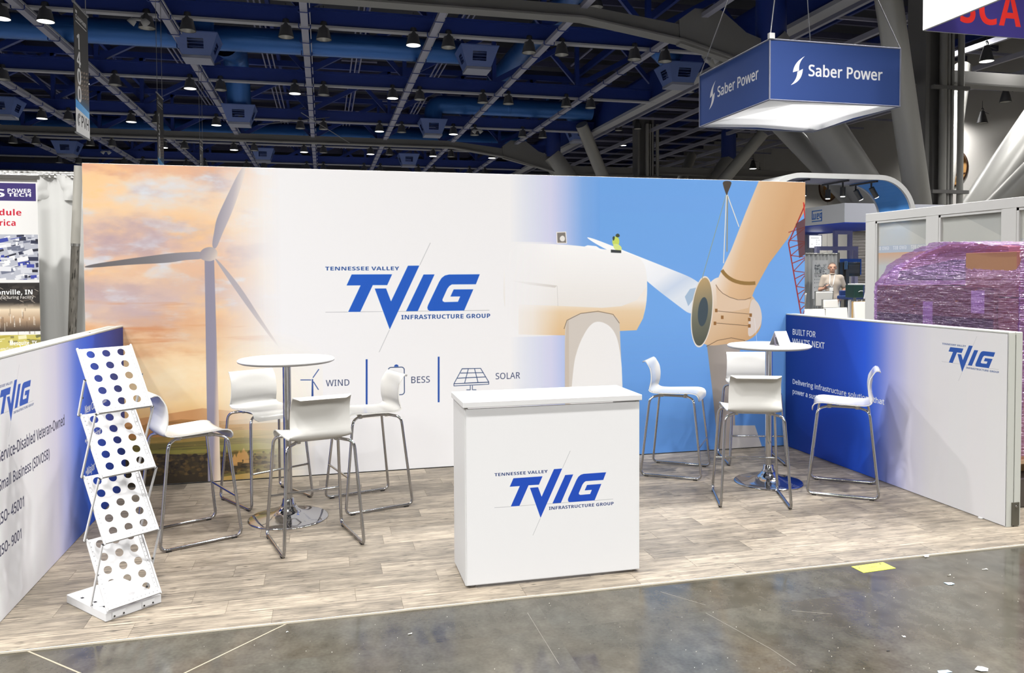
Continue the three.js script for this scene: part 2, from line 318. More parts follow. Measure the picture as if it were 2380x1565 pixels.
// high-bay lamps in pairs on the tracks, one light each when lit
{
  const lampParts = (o, lit) => {
    part('shade', lathe([[0.06, 0.62], [0.11, 0.6], [0.13, 0.5], [0.19, 0.3], [0.255, 0.03], [0.265, 0], [0.25, 0], [0.18, 0.3], [0.1, 0.48], [0, 0.5]], 20), M.lampShade, o);
    part('reflector', lathe([[0.243, 0.01], [0.172, 0.29], [0.0, 0.3]], 20), M.reflector, o, 'pale inner reflector');
    part('hook', tube([V3(0, 0.6, 0), V3(0.09, 0.68, 0), V3(0.02, 0.8, 0), V3(-0.06, 0.74, 0)], 0.018, 0.05, false, 14, 6), M.lampShade, o);
    part('hanger_rod', bar(V3(0, 0.6, 0), V3(0, 1.15, 0), 0.012, 0.012, 6), M.lampShade, o);
    part('tether', beam(V3(0.0, 0.6, 0), V3(0.42, 0.5, 0), 0.02, 0.02), M.lampShade, o);
    if (lit) part('lens', new THREE.CylinderGeometry(0.246, 0.246, 0.012, 24).translate(0, 0.012, 0), M.lampLit, o, 'glowing white lens');
  };
  const unlit = thing('high_bay_lamp', 'unlit grey bell-shaped high-bay lamp on a roof track', 'lamp', [0, 0, 0], 0, 'unlit high-bay lamps'); lampParts(unlit, false);
  const lit = thing('lit_high_bay_lamp', 'glowing grey bell-shaped high-bay lamp on a roof track', 'lamp', [0, 0, 0], 0, 'lit high-bay lamps'); lampParts(lit, true);
  let nu = 0, nl = 0;
  const place = (x, y, z, on) => {
    const src = on ? lit : unlit, first = on ? nl++ === 0 : nu++ === 0, o = first ? src : dup(src, [0, 0, 0]);
    o.position.set(x, y, z);
    if (on) {
      const s = new THREE.SpotLight(lin(1, 0.985, 0.965), LAMP_CD, 0, 1.22, 0.8, 2); s.position.set(x, y - 0.03, z); s.target.position.set(x, 0, z); s.castShadow = true; s.shadow.radius = 10; s.name = 'lamp_light';
      scene.add(s); scene.add(s.target);
    }
  };
  // which of the two lamps of a crossing are on: '10' left on, right off
  const state = {
    '-21.7': ['00', '11', '11', '00', '00', '10', '00', '00'], '-30.35': ['00', '10', '10', '10', '10', '10', '00', '00'], '-39': ['10', '10', '10', '10', '00', '10', '10', '00'],
    '-47.7': ['00', '00', '10', '10', '10', '10', '10', '10'], '-56.4': ['00', '10', '10', '10', '10', '10', '10', '10'],
    '-13.05': ['00', '00', '10', '00', '01', '10', '01', '00'], '-4.4': ['00', '00', '01', '00', '10', '11', '11', '00'], '4.25': ['00', '11', '11', '11', '10', '01', '11', '10'], '12.9': ['10', '11', '11', '11', '11', '11', '11', '10'], '21.55': ['00', '11', '11', '11', '11', '11', '10', '00'],
  };
  for (const [z, row] of Object.entries(state)) row.forEach((s, i) => { if (+z > -14) { if (s[0] === '1') place(TRACKS[i] - 0.62, TY - 0.35, +z, true); if (s[1] === '1') place(TRACKS[i] + 0.62, TY - 0.35, +z, true); } else { place(TRACKS[i] - 0.62, TY - 0.35, +z, s[0] === '1'); place(TRACKS[i] + 0.62, TY - 0.35, +z, s[1] === '1'); } });
  // lamps of the right bay
  for (const [u, v, z, on] of [[1448, 337, -50, true], [1290, 58 + 262, -52, false], [1438, 302, -42, false], [1602, 213, -32, false], [1482, 298, -42, false], [1385, 14, -20, false], [1762, 312, -44, false], [2293, 140, -19, true], [2337, 235, -24, false], [1750, 391, -46, true], [1765, 411, -48, true], [1532, 333, -50, false], [1980, 0, -19, false], [2283, 284, -28, false]]) { const p = at(u, v, 'z', z); place(p.x, p.y - 0.05, p.z, on); }
  for (const [x, z] of [[14, -4.4], [18.5, -9], [14, -12], [23, -6], [20, -2], [27, -10], [33.5, -14], [34.5, -21], [16.5, 1], [21, 3], [15, -8], [11.5, -2], [25, -1], [31, -15], [36.5, -24], [28, -12]]) place(x, 10.6, z, true);
  for (const [u, v, z] of [[1850, 180, -27], [1950, 200, -33], [2010, 165, -24], [2165, 200, -30], [2072, 150, -26], [2280, 40, -20], [2200, 45, -22], [2350, 50, -17], [2165, 260, -33]]) { const p = at(u, v, 'z', z); place(p.x, p.y, p.z, true); }
  // emergency spot pairs
  const em = (u, v, z) => { const p = at(u, v, 'z', z), o = thing('twin_spot_fitting', 'small white twin-head spotlight fitting clipped to a roof beam', 'spotlight', [p.x, p.y, p.z], 0, 'twin spotlight fittings'); part('bracket', box(0.5, 0.05, 0.1), M.white, o); for (const s of [-1, 1]) part('head', lathe([[0, 0.12], [0.1, 0.1], [0.13, -0.06], [0, -0.05]], 12).rotateZ(s * 0.7).translate(s * 0.2, -0.08, 0), M.white, o); };
  em(322, 46, -20.6); em(246, 352, -50); em(1655, 135, -21); em(1110, 303, -37.6);
}

// ================================================================ THE BOOTH
const BX0 = 0.377, BX1 = 6.4415, BH = 2.44, LX = 0.636, RX = 6.245, SH = 1.2227, SD = 2.452, TH = 0.105;
// wood-look planks, each a piece of its own
{
  const o = thing('plank_flooring', 'weathered oak-look vinyl plank flooring of the booth', 'flooring', [0, 0, 0]);
  const grain = (seed, tone) => dataTex(512, 128, (x, y) => {
    const warp = 7 * fbm(x / 190, y / 40, seed, 3), streak = fbm(x / 230, (y + warp) / 4.2, seed + 5, 4), fine = fbm(x / 70, y / 1.5, seed + 9, 3), patch = fbm(x / 90, y / 50, seed + 15, 3), knot = Math.pow(clamp(fbm(x / 46, (y + warp * 2) / 16, seed + 30, 2) * 2.2 - 0.35), 1.4);
    const v = tone + 100 * streak + 46 * fine + 36 * patch - 100 * knot - (fbm(x / 210, (y + warp) / 7, seed + 44, 3) > 0.21 ? 26 : 0);
    return [v * 1.0, v * 0.935 - 1, v * 0.84 - 2];
  }, true);
  const mats = []; for (let i = 0; i < 7; i++) mats.push(std({ map: grain(i * 13.7 + 2, 131 + ((i * 37) % 7) * 5 - 15), roughness: 0.48, bumpMap: null }));
  const rows = [2.737]; for (let i = 1; i < 18; i++) rows.push(2.737 - i * 0.1601);
  const offs = [1.245, 1.635, 1.46, 1.787, 1.62, 1.39, 1.83, 1.28, 1.71, 1.5, 1.88, 1.35, 1.6, 1.22, 1.76, 1.45, 1.68];
  const L = 0.608, gap = 0.0016, w = 0.1601;
  part('backing', span(0.12, 7.3, -0.0075, -0.0012, 0.015, 2.732), std({ color: lin(0.10, 0.08, 0.06), roughness: 0.9 }), o, 'dark backing seen in the joints');
  const geos = [0, 1, 2, 3].map((k) => { const g = box(L - gap, 0.006, w - gap), uv = g.attributes.uv; for (let i = 0; i < uv.count; i++) uv.setXY(i, uv.getX(i) * 0.94 + 0.03 * (k & 1), (k & 2) ? 1 - uv.getY(i) : uv.getY(i)); return g; });
  for (let r = 0; r < 17; r++) {
    let x = offs[r] - 3 * L;
    for (; x < 7.25; x += L) {
      const a = Math.max(x, 0.12), b = Math.min(x + L, 7.3); if (b - a < 0.05) continue;
      const g = geos[Math.floor(rnd(4))], m = part('plank', g, mats[Math.floor(rnd(7))], o); m.position.set((a + b) / 2, -0.003, rows[r] - w / 2); m.scale.x = (b - a) / L;
    }
  }
  const edge = []; for (let i = 0; i < 60; i++) { const x = 0.12 + i * 0.1197, x2 = x + 0.1197, f = (q) => 2.739 + 0.006 * fbm(q * 1.7, 3, 1, 2) - (q > 2.4 && q < 3.2 ? 0.004 : 0); edge.push(beam(V3(x, -0.0035, f(x)), V3(x2, -0.0035, f(x2)), 0.006, 0.008)); }
  part('edge_strip', edge, std({ color: lin(0.70, 0.64, 0.52), roughness: 0.6 }), o, 'pale cut front edge');
}

// the company mark, traced in photo pixels off the back wall and kept in wall metres
const ZP = (x, y) => { const p = at(720 + x / 3.7259, 540 + y / 3.7259, 'z', 0); return [p.x, p.y]; };
const LOGO = {
  T: [[362, 366], [712, 364], [670, 458], [545, 458], [436, 690], [332, 691], [440, 460], [318, 461]], V: [[562, 488], [660, 487], [703, 600], [850, 290], [948, 289], [692, 842]], I: [[985, 366], [1080, 365], [934, 684], [833, 685]],
  G: [[1205, 366], [1472, 364], [1438, 450], [1230, 452], [1208, 466], [1190, 490], [1148, 583], [1150, 598], [1166, 606], [1283, 603], [1303, 556], [1218, 557], [1246, 496], [1416, 494], [1336, 679], [1040, 683], [1022, 672], [1018, 652], [1024, 632], [1120, 430], [1142, 396], [1170, 375]],
};
for (const k of Object.keys(LOGO)) LOGO[k] = LOGO[k].map(([x, y]) => ZP(x, y));
const LOGO_LINES = [[[1044, 90], [952, 284]], [[690, 846], [600, 1040]], [[135, 694], [330, 692]], [[436, 690], [630, 688]], [[760, 687], [1040, 683]], [[1330, 680], [1556, 676]]].map((l) => l.map(([x, y]) => ZP(x, y)));
const LOGO_BOX = { x0: ZP(132, 330)[0], x1: ZP(1565, 750)[0], y: (ZP(318, 461)[1]) };
// draws the mark: s = scale against the wall size, (ox, oy) canvas position of its left text edge at cap height of the T foot
function drawMark(c, ox, oy, s, ppm, ink = '#0050b6', dark = '#0a3a84') {
  const X = (p) => ox + (p[0] - LOGO_BOX.x0) * s * ppm, Y = (p) => oy - (p[1] - 1.4) * s * ppm;
  c.fillStyle = ink;
  for (const k of Object.keys(LOGO)) { c.beginPath(); LOGO[k].forEach((p, i) => (i ? c.lineTo(X(p), Y(p)) : c.moveTo(X(p), Y(p)))); c.closePath(); c.fill(); }
  c.strokeStyle = 'rgba(96,98,106,0.5)'; c.lineWidth = Math.max(0.7, 0.0035 * s * ppm);
  for (const [a, b] of LOGO_LINES) { c.beginPath(); c.moveTo(X(a), Y(a)); c.lineTo(X(b), Y(b)); c.stroke(); }
  c.fillStyle = dark;
  const t0 = ZP(132, 330), t1 = ZP(774, 328), tt = ZP(132, 297); stretchText(c, 'TENNESSEE VALLEY', X(t0), Y(t0), X(t1) - X(t0), Y(t0) - Y(tt)); c.lineWidth = 0.008 * s * ppm; 
  const g0 = ZP(790, 757), g1 = ZP(1565, 748), gt = ZP(790, 722); stretchText(c, 'INFRASTRUCTURE GROUP', X(g0), Y(g0), X(g1) - X(g0), Y(g0) - Y(gt));
}

// the printed picture on the back wall
const MW = 2048, MH = 824, PPM = MW / (BX1 - BX0);
const mural = canvas(MW, MH, (c) => {
  const W = (u, v) => { const p = at(u, v, 'z', 0); return [(p.x - BX0) * PPM, (BH - p.y) * PPM]; };
  const path = (pts, close = true) => { c.beginPath(); pts.forEach(([u, v], i) => { const [x, y] = W(u, v); i ? c.lineTo(x, y) : c.moveTo(x, y); }); if (close) c.closePath(); };
  const curve = (pts) => { c.beginPath(); const q = pts.map(([u, v]) => W(u, v)), n = q.length; for (let i = 0; i < n; i++) { const a = q[i], b = q[(i + 1) % n], m = [(a[0] + b[0]) / 2, (a[1] + b[1]) / 2]; i ? c.quadraticCurveTo(a[0], a[1], m[0], m[1]) : c.moveTo(m[0], m[1]); } const a = q[0], b = q[1]; c.quadraticCurveTo(a[0], a[1], (a[0] + b[0]) / 2, (a[1] + b[1]) / 2); c.closePath(); };
  const fill = (s) => { c.fillStyle = s; c.fill(); };
  const grad = (a, b, stops) => { const [x0, y0] = W(...a), [x1, y1] = W(...b), g = c.createLinearGradient(x0, y0, x1, y1); stops.forEach(([t, s]) => g.addColorStop(t, s)); return g; };
  c.fillStyle = '#f2f1f2'; c.fillRect(0, 0, MW, MH);
  // sunset sky of the printed photograph
  const SW = 760, img = c.createImageData(SW, MH), stopsY = [[0, [231, 176, 140]], [0.06, [238, 196, 160]], [0.13, [240, 208, 172]], [0.24, [226, 190, 168]], [0.34, [226, 184, 152]], [0.42, [212, 186, 176]], [0.5, [228, 188, 150]], [0.58, [238, 206, 162]], [0.66, [246, 220, 174]], [0.74, [243, 208, 150]], [0.8, [232, 180, 112]], [1, [210, 150, 90]]];
  for (let y = 0; y < MH; y++) for (let x = 0; x < SW; x++) {
    const t = y / MH; let k = 0; while (k < stopsY.length - 2 && stopsY[k + 1][0] < t) k++;
    const a = stopsY[k], b = stopsY[k + 1], q = clamp((t - a[0]) / (b[0] - a[0])); let col = [0, 1, 2].map((i) => lerp(a[1][i], b[1][i], q));
    const n = fbm(x / 190 + 3, y / 95 + 1, 2, 5), n2 = fbm(x / 120 + 9, y / 46 + 5, 8, 5), up = smooth(0.62, 0.38, t);
    const mauve = smooth(0.02, 0.3, n) * (0.75 * up + 0.12), gold = smooth(0.0, 0.34, -n) * (0.5 + 0.4 * up), pale = smooth(0.06, 0.32, n2) * up * 0.85, streak = smooth(0.1, 0.35, fbm(x / 260, y / 24, 5, 4)) * smooth(0.36, 0.46, t) * smooth(0.62, 0.54, t);
    col = col.map((v, i) => lerp(v, [186, 160, 162][i], mauve)); col = col.map((v, i) => lerp(v, [247, 200, 142][i], gold)); col = col.map((v, i) => lerp(v, [214, 220, 230][i], pale)); col = col.map((v, i) => lerp(v, [208, 142, 96][i], streak * 0.9));
    const i = (y * SW + x) * 4; img.data[i] = col[0]; img.data[i + 1] = col[1]; img.data[i + 2] = col[2]; img.data[i + 3] = 255;
  }
  c.putImageData(img, 0, 0);
  { // the big cloud masses
    const B = [[330, 445, 130, 40, [216, 222, 232], 0.9], [450, 430, 110, 30, [220, 224, 230], 0.7], [235, 445, 60, 46, [250, 200, 140], 0.9], [320, 535, 190, 32, [188, 164, 168], 0.85], [265, 560, 120, 26, [180, 156, 164], 0.7], [420, 500, 110, 26, [240, 206, 172], 0.7], [290, 690, 150, 42, [196, 176, 180], 0.75], [420, 660, 110, 30, [218, 186, 164], 0.6], [330, 640, 80, 16, [238, 208, 176], 0.6], [290, 775, 150, 16, [206, 146, 104], 0.85], [420, 745, 110, 16, [222, 170, 128], 0.7], [360, 815, 160, 14, [214, 158, 112], 0.7], [420, 880, 130, 40, [250, 230, 192], 0.7], [560, 520, 70, 60, [244, 226, 206], 0.5], [250, 385, 90, 12, [214, 158, 130], 0.8], [430, 392, 120, 10, [222, 172, 140], 0.7]];
    const d = c.getImageData(0, 0, SW, MH), px = d.data, mb = B.map(([u, v, ru, rv, col, a]) => { const [x, y] = W(u, v), [x2] = W(u + ru, v), [, y2] = W(u, v + rv); return [x, y, x2 - x, y2 - y, col, a]; });
    for (let y = 0; y < MH; y++) for (let x = 0; x < SW; x++) { const wx = x + 90 * fbm(x / 70, y / 45, 17, 4), wy = y + 60 * fbm(x / 80, y / 40, 27, 4), tex = 0.75 + 0.9 * fbm(x / 38, y / 20, 37, 4), i = (y * SW + x) * 4; for (const [bx, by, rx, ry, col, a] of mb) { const q = ((wx - bx) / rx) ** 2 + ((wy - by) / ry) ** 2; if (q > 5) continue; const k = clamp(Math.exp(-q) * a * tex); px[i] = lerp(px[i], col[0], k); px[i + 1] = lerp(px[i + 1], col[1], k); px[i + 2] = lerp(px[i + 2], col[2], k); } }
    c.putImageData(d, 0, 0);
  }
  // hills and fields
  path([[180, 985], [300, 978], [395, 962], [470, 950], [560, 958], [640, 945], [720, 955], [720, 1160], [180, 1160]]); fill('#c9925c');
  path([[180, 1005], [330, 990], [420, 976], [520, 980], [640, 968], [720, 975], [720, 1160], [180, 1160]]); fill('#a5743f');
  path([[180, 1030], [400, 1015], [560, 1000], [720, 1005], [720, 1160], [180, 1160]]); fill('#8a7136');
  path([[180, 1042], [420, 1030], [560, 1018], [720, 1024], [720, 1160], [180, 1160]]); fill('#5f5526');
  path([[180, 1060], [430, 1042], [600, 1030], [720, 1040], [720, 1060], [500, 1052], [180, 1075]]); fill('#77702f');
  path([[180, 1072], [360, 1056], [470, 1060], [560, 1068], [640, 1075], [560, 1092], [500, 1110], [430, 1160], [180, 1160]]); fill('#2e2412');
  path([[500, 1112], [600, 1098], [720, 1092], [720, 1160], [480, 1160]]); fill('#a58748');
  for (let i = 0; i < 520; i++) { const u = rnd(190, 640), v = rnd(1058, 1108) + (u > 480 ? -6 : 0), [x, y] = W(u, v), r = rnd(2, 8); c.fillStyle = ['rgba(24,18,8,0.75)', 'rgba(58,46,20,0.7)', 'rgba(84,64,28,0.55)', 'rgba(120,92,44,0.4)'][Math.floor(rnd(4))]; c.beginPath(); c.ellipse(x, y, r, r * rnd(0.5, 0.9), 0, 0, 7); c.fill(); }
  for (const [u, v] of [[545, 1070], [556, 1062], [566, 1056], [572, 1064]]) { path([[u - 7, v + 14], [u - 6, v - 2], [u, v - 14], [u + 6, v - 2], [u + 7, v + 14]]); fill('#b78a4e'); }
  for (let i = 0; i < 60; i++) { const v = rnd(985, 1110), u0 = rnd(190, 600); path([[u0, v], [u0 + rnd(40, 150), v - rnd(3, 9)]], false); c.strokeStyle = ['rgba(190,150,80,0.16)', 'rgba(40,32,12,0.18)'][i & 1]; c.lineWidth = rnd(1, 4); c.stroke(); }
  // bleed of the picture into white
  const [fx0] = W(500, 700), [fx1] = W(655, 700); c.fillStyle = (() => { const g = c.createLinearGradient(fx0, 0, fx1, 0); g.addColorStop(0, 'rgba(242,241,242,0)'); g.addColorStop(0.35, 'rgba(244,240,236,0.45)'); g.addColorStop(0.75, 'rgba(243,242,242,0.88)'); g.addColorStop(1, 'rgba(242,241,242,1)'); return g; })();
  const [, hy] = W(600, 985); c.fillRect(fx0, 0, MW - fx0, hy);
  const [gx0] = W(560, 1050), [gx1] = W(735, 1050), gg = c.createLinearGradient(gx0, 0, gx1, 0); gg.addColorStop(0, 'rgba(242,241,242,0)'); gg.addColorStop(0.55, 'rgba(242,238,232,0.7)'); gg.addColorStop(1, 'rgba(242,241,242,1)'); c.fillStyle = gg; c.fillRect(gx0, hy, MW - gx0, MH - hy);
  { const g = c.createRadialGradient(fx1 - 40, hy - 60, 10, fx1 - 40, hy - 60, 190); g.addColorStop(0, 'rgba(250,240,215,0.8)'); g.addColorStop(1, 'rgba(250,240,215,0)'); c.fillStyle = g; c.fillRect(fx0 - 60, hy - 260, 330, 330); }
  // printed wind turbine
  path([[475, 600], [497, 600], [513, 1125], [483, 1125]]); fill(grad([475, 900], [512, 900], [[0, '#8b8798'], [0.62, '#8f8a99'], [0.8, '#cdb7a6'], [1, '#e9d6bd']]));
  curve([[196, 617], [300, 601], [400, 588], [440, 586], [474, 584], [478, 602], [430, 604], [395, 611], [300, 615], [196, 624]]); fill(grad([200, 620], [480, 590], [[0, '#5f5a5c'], [0.5, '#6f6c70'], [1, '#9b97a0']]));
  curve([[562, 384], [575, 384], [545, 480], [515, 545], [502, 580], [491, 574], [498, 535], [502, 510], [520, 470]]); fill(grad([495, 500], [545, 510], [[0, '#8a8694'], [0.7, '#b7b0b6'], [1, '#e3d8d0']]));
  curve([[497, 598], [512, 610], [560, 668], [600, 732], [657, 818], [648, 810], [595, 742], [545, 672], [505, 612]]); fill(grad([500, 610], [655, 815], [[0, '#a9a2a8'], [0.5, '#b9b2b6'], [0.85, 'rgba(215,208,205,0.7)'], [1, 'rgba(240,238,236,0)']]));
  curve([[462, 592], [468, 580], [484, 573], [500, 576], [507, 590], [500, 604], [484, 608], [466, 603]]); fill(grad([465, 580], [507, 600], [[0, '#8d8792'], [0.6, '#b6acaa'], [1, '#e6d5c4']]));
  // right half: clear sky
  const [bx0] = W(1185, 600), [bx1] = W(1395, 600), bg = c.createLinearGradient(bx0, 0, bx1, 0); bg.addColorStop(0, 'rgba(130,165,225,0)'); bg.addColorStop(0.45, 'rgba(168,172,228,0.45)'); bg.addColorStop(0.8, 'rgba(112,160,224,0.92)'); bg.addColorStop(1, 'rgba(104,158,224,1)'); c.fillStyle = bg; c.fillRect(bx0, 0, MW - bx0, MH);
  { const g = c.createLinearGradient(0, 0, 0, MH); g.addColorStop(0, 'rgba(104,160,226,1)'); g.addColorStop(0.5, 'rgba(108,162,226,1)'); g.addColorStop(1, 'rgba(88,140,208,1)'); c.fillStyle = g; c.fillRect(bx1 - 1, 0, MW - bx1 + 2, MH); }
  // far blade
  curve([[1361, 551], [1372, 552], [1400, 562], [1470, 590], [1540, 618], [1632, 655], [1650, 700], [1612, 738], [1570, 706], [1520, 668], [1480, 632], [1430, 590], [1390, 570]]); fill(grad([1480, 590], [1550, 710], [[0, '#ffffff'], [0.55, '#eef1f6'], [0.8, '#c9d6e8'], [1, '#dfe6ee']]));
  path([[1592, 690], [1604, 672], [1622, 668], [1614, 692], [1600, 712]]); fill('#9fb7cf');
  // machine housing
  curve([[1170, 566], [1260, 566], [1340, 570], [1410, 580], [1470, 590], [1498, 608], [1505, 650], [1504, 700], [1496, 738], [1482, 764], [1440, 770], [1440, 745], [1320, 745], [1316, 782], [1170, 780]]); fill(grad([1360, 566], [1360, 716], [[0, '#fbfaf9'], [0.45, '#f3f1ef'], [1, '#e9e5e0']]));
  path([[1205, 708], [1290, 711], [1400, 716], [1445, 712], [1480, 698], [1502, 668], [1503, 700], [1495, 740], [1480, 768], [1440, 770], [1440, 750], [1316, 750], [1314, 780], [1205, 778]]); fill(grad([1380, 700], [1380, 782], [[0, '#f0e8de'], [0.3, '#e4caa6'], [1, '#dcba8c']]));
  path([[1185, 652], [1230, 656], [1295, 664], [1290, 669], [1230, 662]]); fill('#cfc9c2');
  c.strokeStyle = 'rgba(150,145,140,0.5)'; c.lineWidth = 1; path([[1295, 665], [1297, 712]], false); c.stroke();
  path([[1358, 573], [1366, 570], [1386, 572], [1404, 584]]); fill('#ffffff');
  { const [x0] = W(1175, 600), [x1] = W(1300, 600), g = c.createLinearGradient(x0, 0, x1, 0); g.addColorStop(0, 'rgba(242,241,242,1)'); g.addColorStop(0.5, 'rgba(242,241,242,0.72)'); g.addColorStop(1, 'rgba(242,241,242,0)'); const [, y0] = W(1240, 562), [, y1] = W(1240, 783); c.fillStyle = g; c.fillRect(x0 - 2, y0, x1 - x0 + 2, y1 - y0); }
  // tower under the housing
  curve([[1312, 755], [1322, 740], [1350, 728], [1390, 725], [1424, 731], [1440, 744], [1441, 770], [1444, 840], [1448, 920], [1450, 1075], [1314, 1075], [1314, 920]]); fill('#cfc7be');
  c.save(); curve([[1312, 750], [1330, 735], [1390, 725], [1436, 738], [1442, 770], [1448, 920], [1450, 1080], [1314, 1080]]); c.clip(); curve([[1330, 860], [1345, 800], [1372, 752], [1396, 746], [1424, 762], [1440, 800], [1450, 900], [1456, 1100], [1318, 1100]]); fill('#f0eeec'); path([[1310, 740], [1322, 735], [1324, 1080], [1310, 1080]]); fill('rgba(190,175,160,0.6)'); c.restore();
  c.strokeStyle = '#7a6a58'; c.lineWidth = 2; c.beginPath(); { const q = [[1311, 765], [1318, 745], [1350, 729], [1390, 724], [1425, 731], [1440, 752]].map((p) => W(...p)); q.forEach(([x, y], i) => (i ? c.lineTo(x, y) : c.moveTo(x, y))); } c.stroke();
  // dark plate with a pale patch and seated worker on the roof of the housing
  path([[1293, 539], [1316, 538], [1318, 566], [1294, 566]]); fill('#efeae6'); path([[1295, 541], [1314, 540], [1316, 564], [1296, 564]]); fill('#77716c'); curve([[1300, 552], [1308, 546], [1314, 552], [1312, 561], [1303, 561]]); fill('#e9e6e2');
  curve([[1423, 556], [1428, 549], [1436, 550], [1440, 558], [1439, 568], [1434, 572], [1424, 570]]); fill('#c5d75e'); curve([[1424, 567], [1434, 566], [1444, 572], [1446, 580], [1440, 584], [1428, 580]]); fill('#d6e488'); curve([[1430, 546], [1436, 542], [1441, 546], [1440, 551], [1433, 552]]); fill('#34402e'); curve([[1423, 552], [1427, 548], [1430, 552], [1426, 562]]); fill('#2b3a30'); path([[1420, 580], [1444, 582], [1444, 588], [1420, 587]]); fill('#2b2f33');
  // hub, blades and lifting gear
  path([[1643, 800], [1660, 795], [1728, 790], [1716, 830], [1712, 900], [1708, 960], [1712, 1060], [1668, 1060], [1664, 990], [1655, 900]]); fill(grad([1645, 900], [1735, 900], [[0, '#8f877f'], [0.5, '#a59b92'], [1, '#998e86']]));
  path([[1755, 990], [1778, 1060], [1700, 1060], [1704, 990]]); fill('#c9c4c0');
  curve([[1640, 650], [1700, 640], [1755, 690], [1772, 735], [1768, 770], [1738, 795], [1690, 800], [1645, 806], [1622, 790]]); fill(grad([1640, 660], [1740, 800], [[0, '#ece3da'], [0.4, '#d9bd9d'], [1, '#c69c6c']]));
  curve([[1745, 690], [1765, 705], [1773, 738], [1766, 765], [1738, 790], [1740, 750]]); fill('#d8cbc0');
  path([[1764, 420], [1876, 423], [1878, 480], [1830, 556], [1788, 612], [1755, 672], [1744, 700], [1690, 692], [1664, 676], [1668, 650], [1680, 622], [1700, 580], [1735, 490]]); fill(grad([1690, 560], [1800, 600], [[0, '#ecdfd2'], [0.35, '#d9b68e'], [1, '#c89f73']]));
  { const A = W(1678, 628), B = W(1700, 664), C = W(1756, 658); c.strokeStyle = '#8a6a34'; c.lineWidth = 11; c.beginPath(); c.moveTo(...A); c.quadraticCurveTo(...B, ...C); c.stroke(); }
  path([[1664, 660], [1680, 682], [1710, 696], [1745, 696], [1740, 716], [1700, 725], [1668, 730]]); fill('#dcc1a4');
  c.strokeStyle = '#5b4630'; c.lineWidth = 1.5; for (const l of [[[1664, 662], [1670, 672], [1680, 682], [1696, 691], [1715, 697], [1732, 697], [1746, 692]], [[1642, 806], [1668, 792], [1700, 786], [1732, 792]], [[1663, 723], [1748, 731]], [[1660, 751], [1745, 758]]]) { path(l, false); c.stroke(); }
  for (const [u, v] of [[1679, 738], [1742, 743], [1665, 722], [1745, 733], [1662, 752], [1742, 758]]) { path([[u - 3, v - 4], [u + 3, v - 4], [u + 3, v + 4], [u - 3, v + 4]]); fill('#8a5f2e'); }
  { const [x, y] = W(1632, 725), [xr] = W(1655, 725), [, yb] = W(1632, 806); c.beginPath(); c.ellipse(x, y, xr - x + 3, yb - y + 3, 0.1, 0, 7); fill('#e6ddd2'); c.beginPath(); c.ellipse(x, y, xr - x, yb - y - 2, 0.1, 0, 7); fill(grad([1615, 650], [1645, 800], [[0, '#b69a6c'], [0.5, '#6f6e5c'], [1, '#474b40']])); c.beginPath(); c.ellipse(x + 3, y, (xr - x) * 0.5, (yb - y) * 0.42, 0.1, 0, 7); fill('#34424a'); }
  c.strokeStyle = '#8d9a86'; c.lineWidth = 2; path([[1688, 452], [1632, 648]], false); c.stroke(); c.strokeStyle = '#e8e2d6'; c.lineWidth = 3; path([[1689, 450], [1682, 612]], false); c.stroke(); path([[1690, 450], [1718, 527]], false); c.stroke(); c.strokeStyle = '#9a8a5a'; c.lineWidth = 3; path([[1691, 455], [1690, 585]], false); c.stroke();
  curve([[1679, 420], [1702, 420], [1698, 434], [1692, 446], [1690, 456], [1686, 446], [1682, 434]]); fill('#3f3428');
  c.strokeStyle = '#eae8ea'; c.lineWidth = 1; path([[1754, 740], [1760, 800]], false); c.stroke();
  // red lattice boom
  c.strokeStyle = '#8e1f1b'; c.lineWidth = 4; path([[1833, 565], [1862, 730]], false); c.stroke(); path([[1874, 470], [1833, 565]], false); c.stroke(); c.strokeStyle = '#c22a20'; path([[1868, 470], [1876, 560]], false); c.stroke();
  c.strokeStyle = '#8b2a22'; c.lineWidth = 2.4; for (let k = 0; k < 11; k++) { const v = 540 + k * 18, u = 1833 + Math.max(0, (v - 560) * 0.175); path([[u, v], [1876, v - 14 + (k % 2) * 18], [u + 3, v + 18]], false); c.stroke(); }
  path([[1850, 520], [1874, 505], [1874, 590], [1858, 600]]); fill('rgba(80,30,24,0.8)');
  // the mark and the three services
  drawMark(c, (LOGO_BOX.x0 - BX0) * PPM, (BH - 1.4) * PPM, 1, PPM);
  const txt = (s, u, v, h, w) => { const [x, y] = W(u, v), [, y2] = W(u, v - h), [x2] = W(u + w, v); c.fillStyle = '#17264f'; stretchText(c, s, x, y, x2 - x, y - y2, ''); };
  txt('WIND', 757, 899, 15, 56); txt('BESS', 954, 892, 15, 46); txt('SOLAR', 1151, 883, 15, 58);
  c.strokeStyle = '#14459c'; c.lineWidth = 5; path([[852, 836], [852, 941]], false); c.stroke(); path([[1019.5, 830], [1019.5, 936]], false); c.stroke();
  c.fillStyle = '#1b3f86'; path([[724.6, 882], [727.4, 882], [728.5, 930], [723.5, 930]]); c.fill(); for (const [a, b, d, e] of [[741, 859, 727, 879], [698, 884, 723, 884], [740, 907, 728, 888]]) { c.strokeStyle = '#1b3f86'; c.lineWidth = 2.2; path([[a, b], [d, e]], false); c.stroke(); }
  c.strokeStyle = '#17315f'; c.lineWidth = 2.2; c.lineJoin = 'round';
  { const [x0, y0] = W(902, 855), [x1, y1] = W(940, 918); c.beginPath(); c.roundRect(x0, y0, x1 - x0, y1 - y0, 8); c.stroke(); const [bx, by] = W(921, 853); c.beginPath(); c.arc(bx, by, 6, Math.PI, 0); fill('#14459c'); }
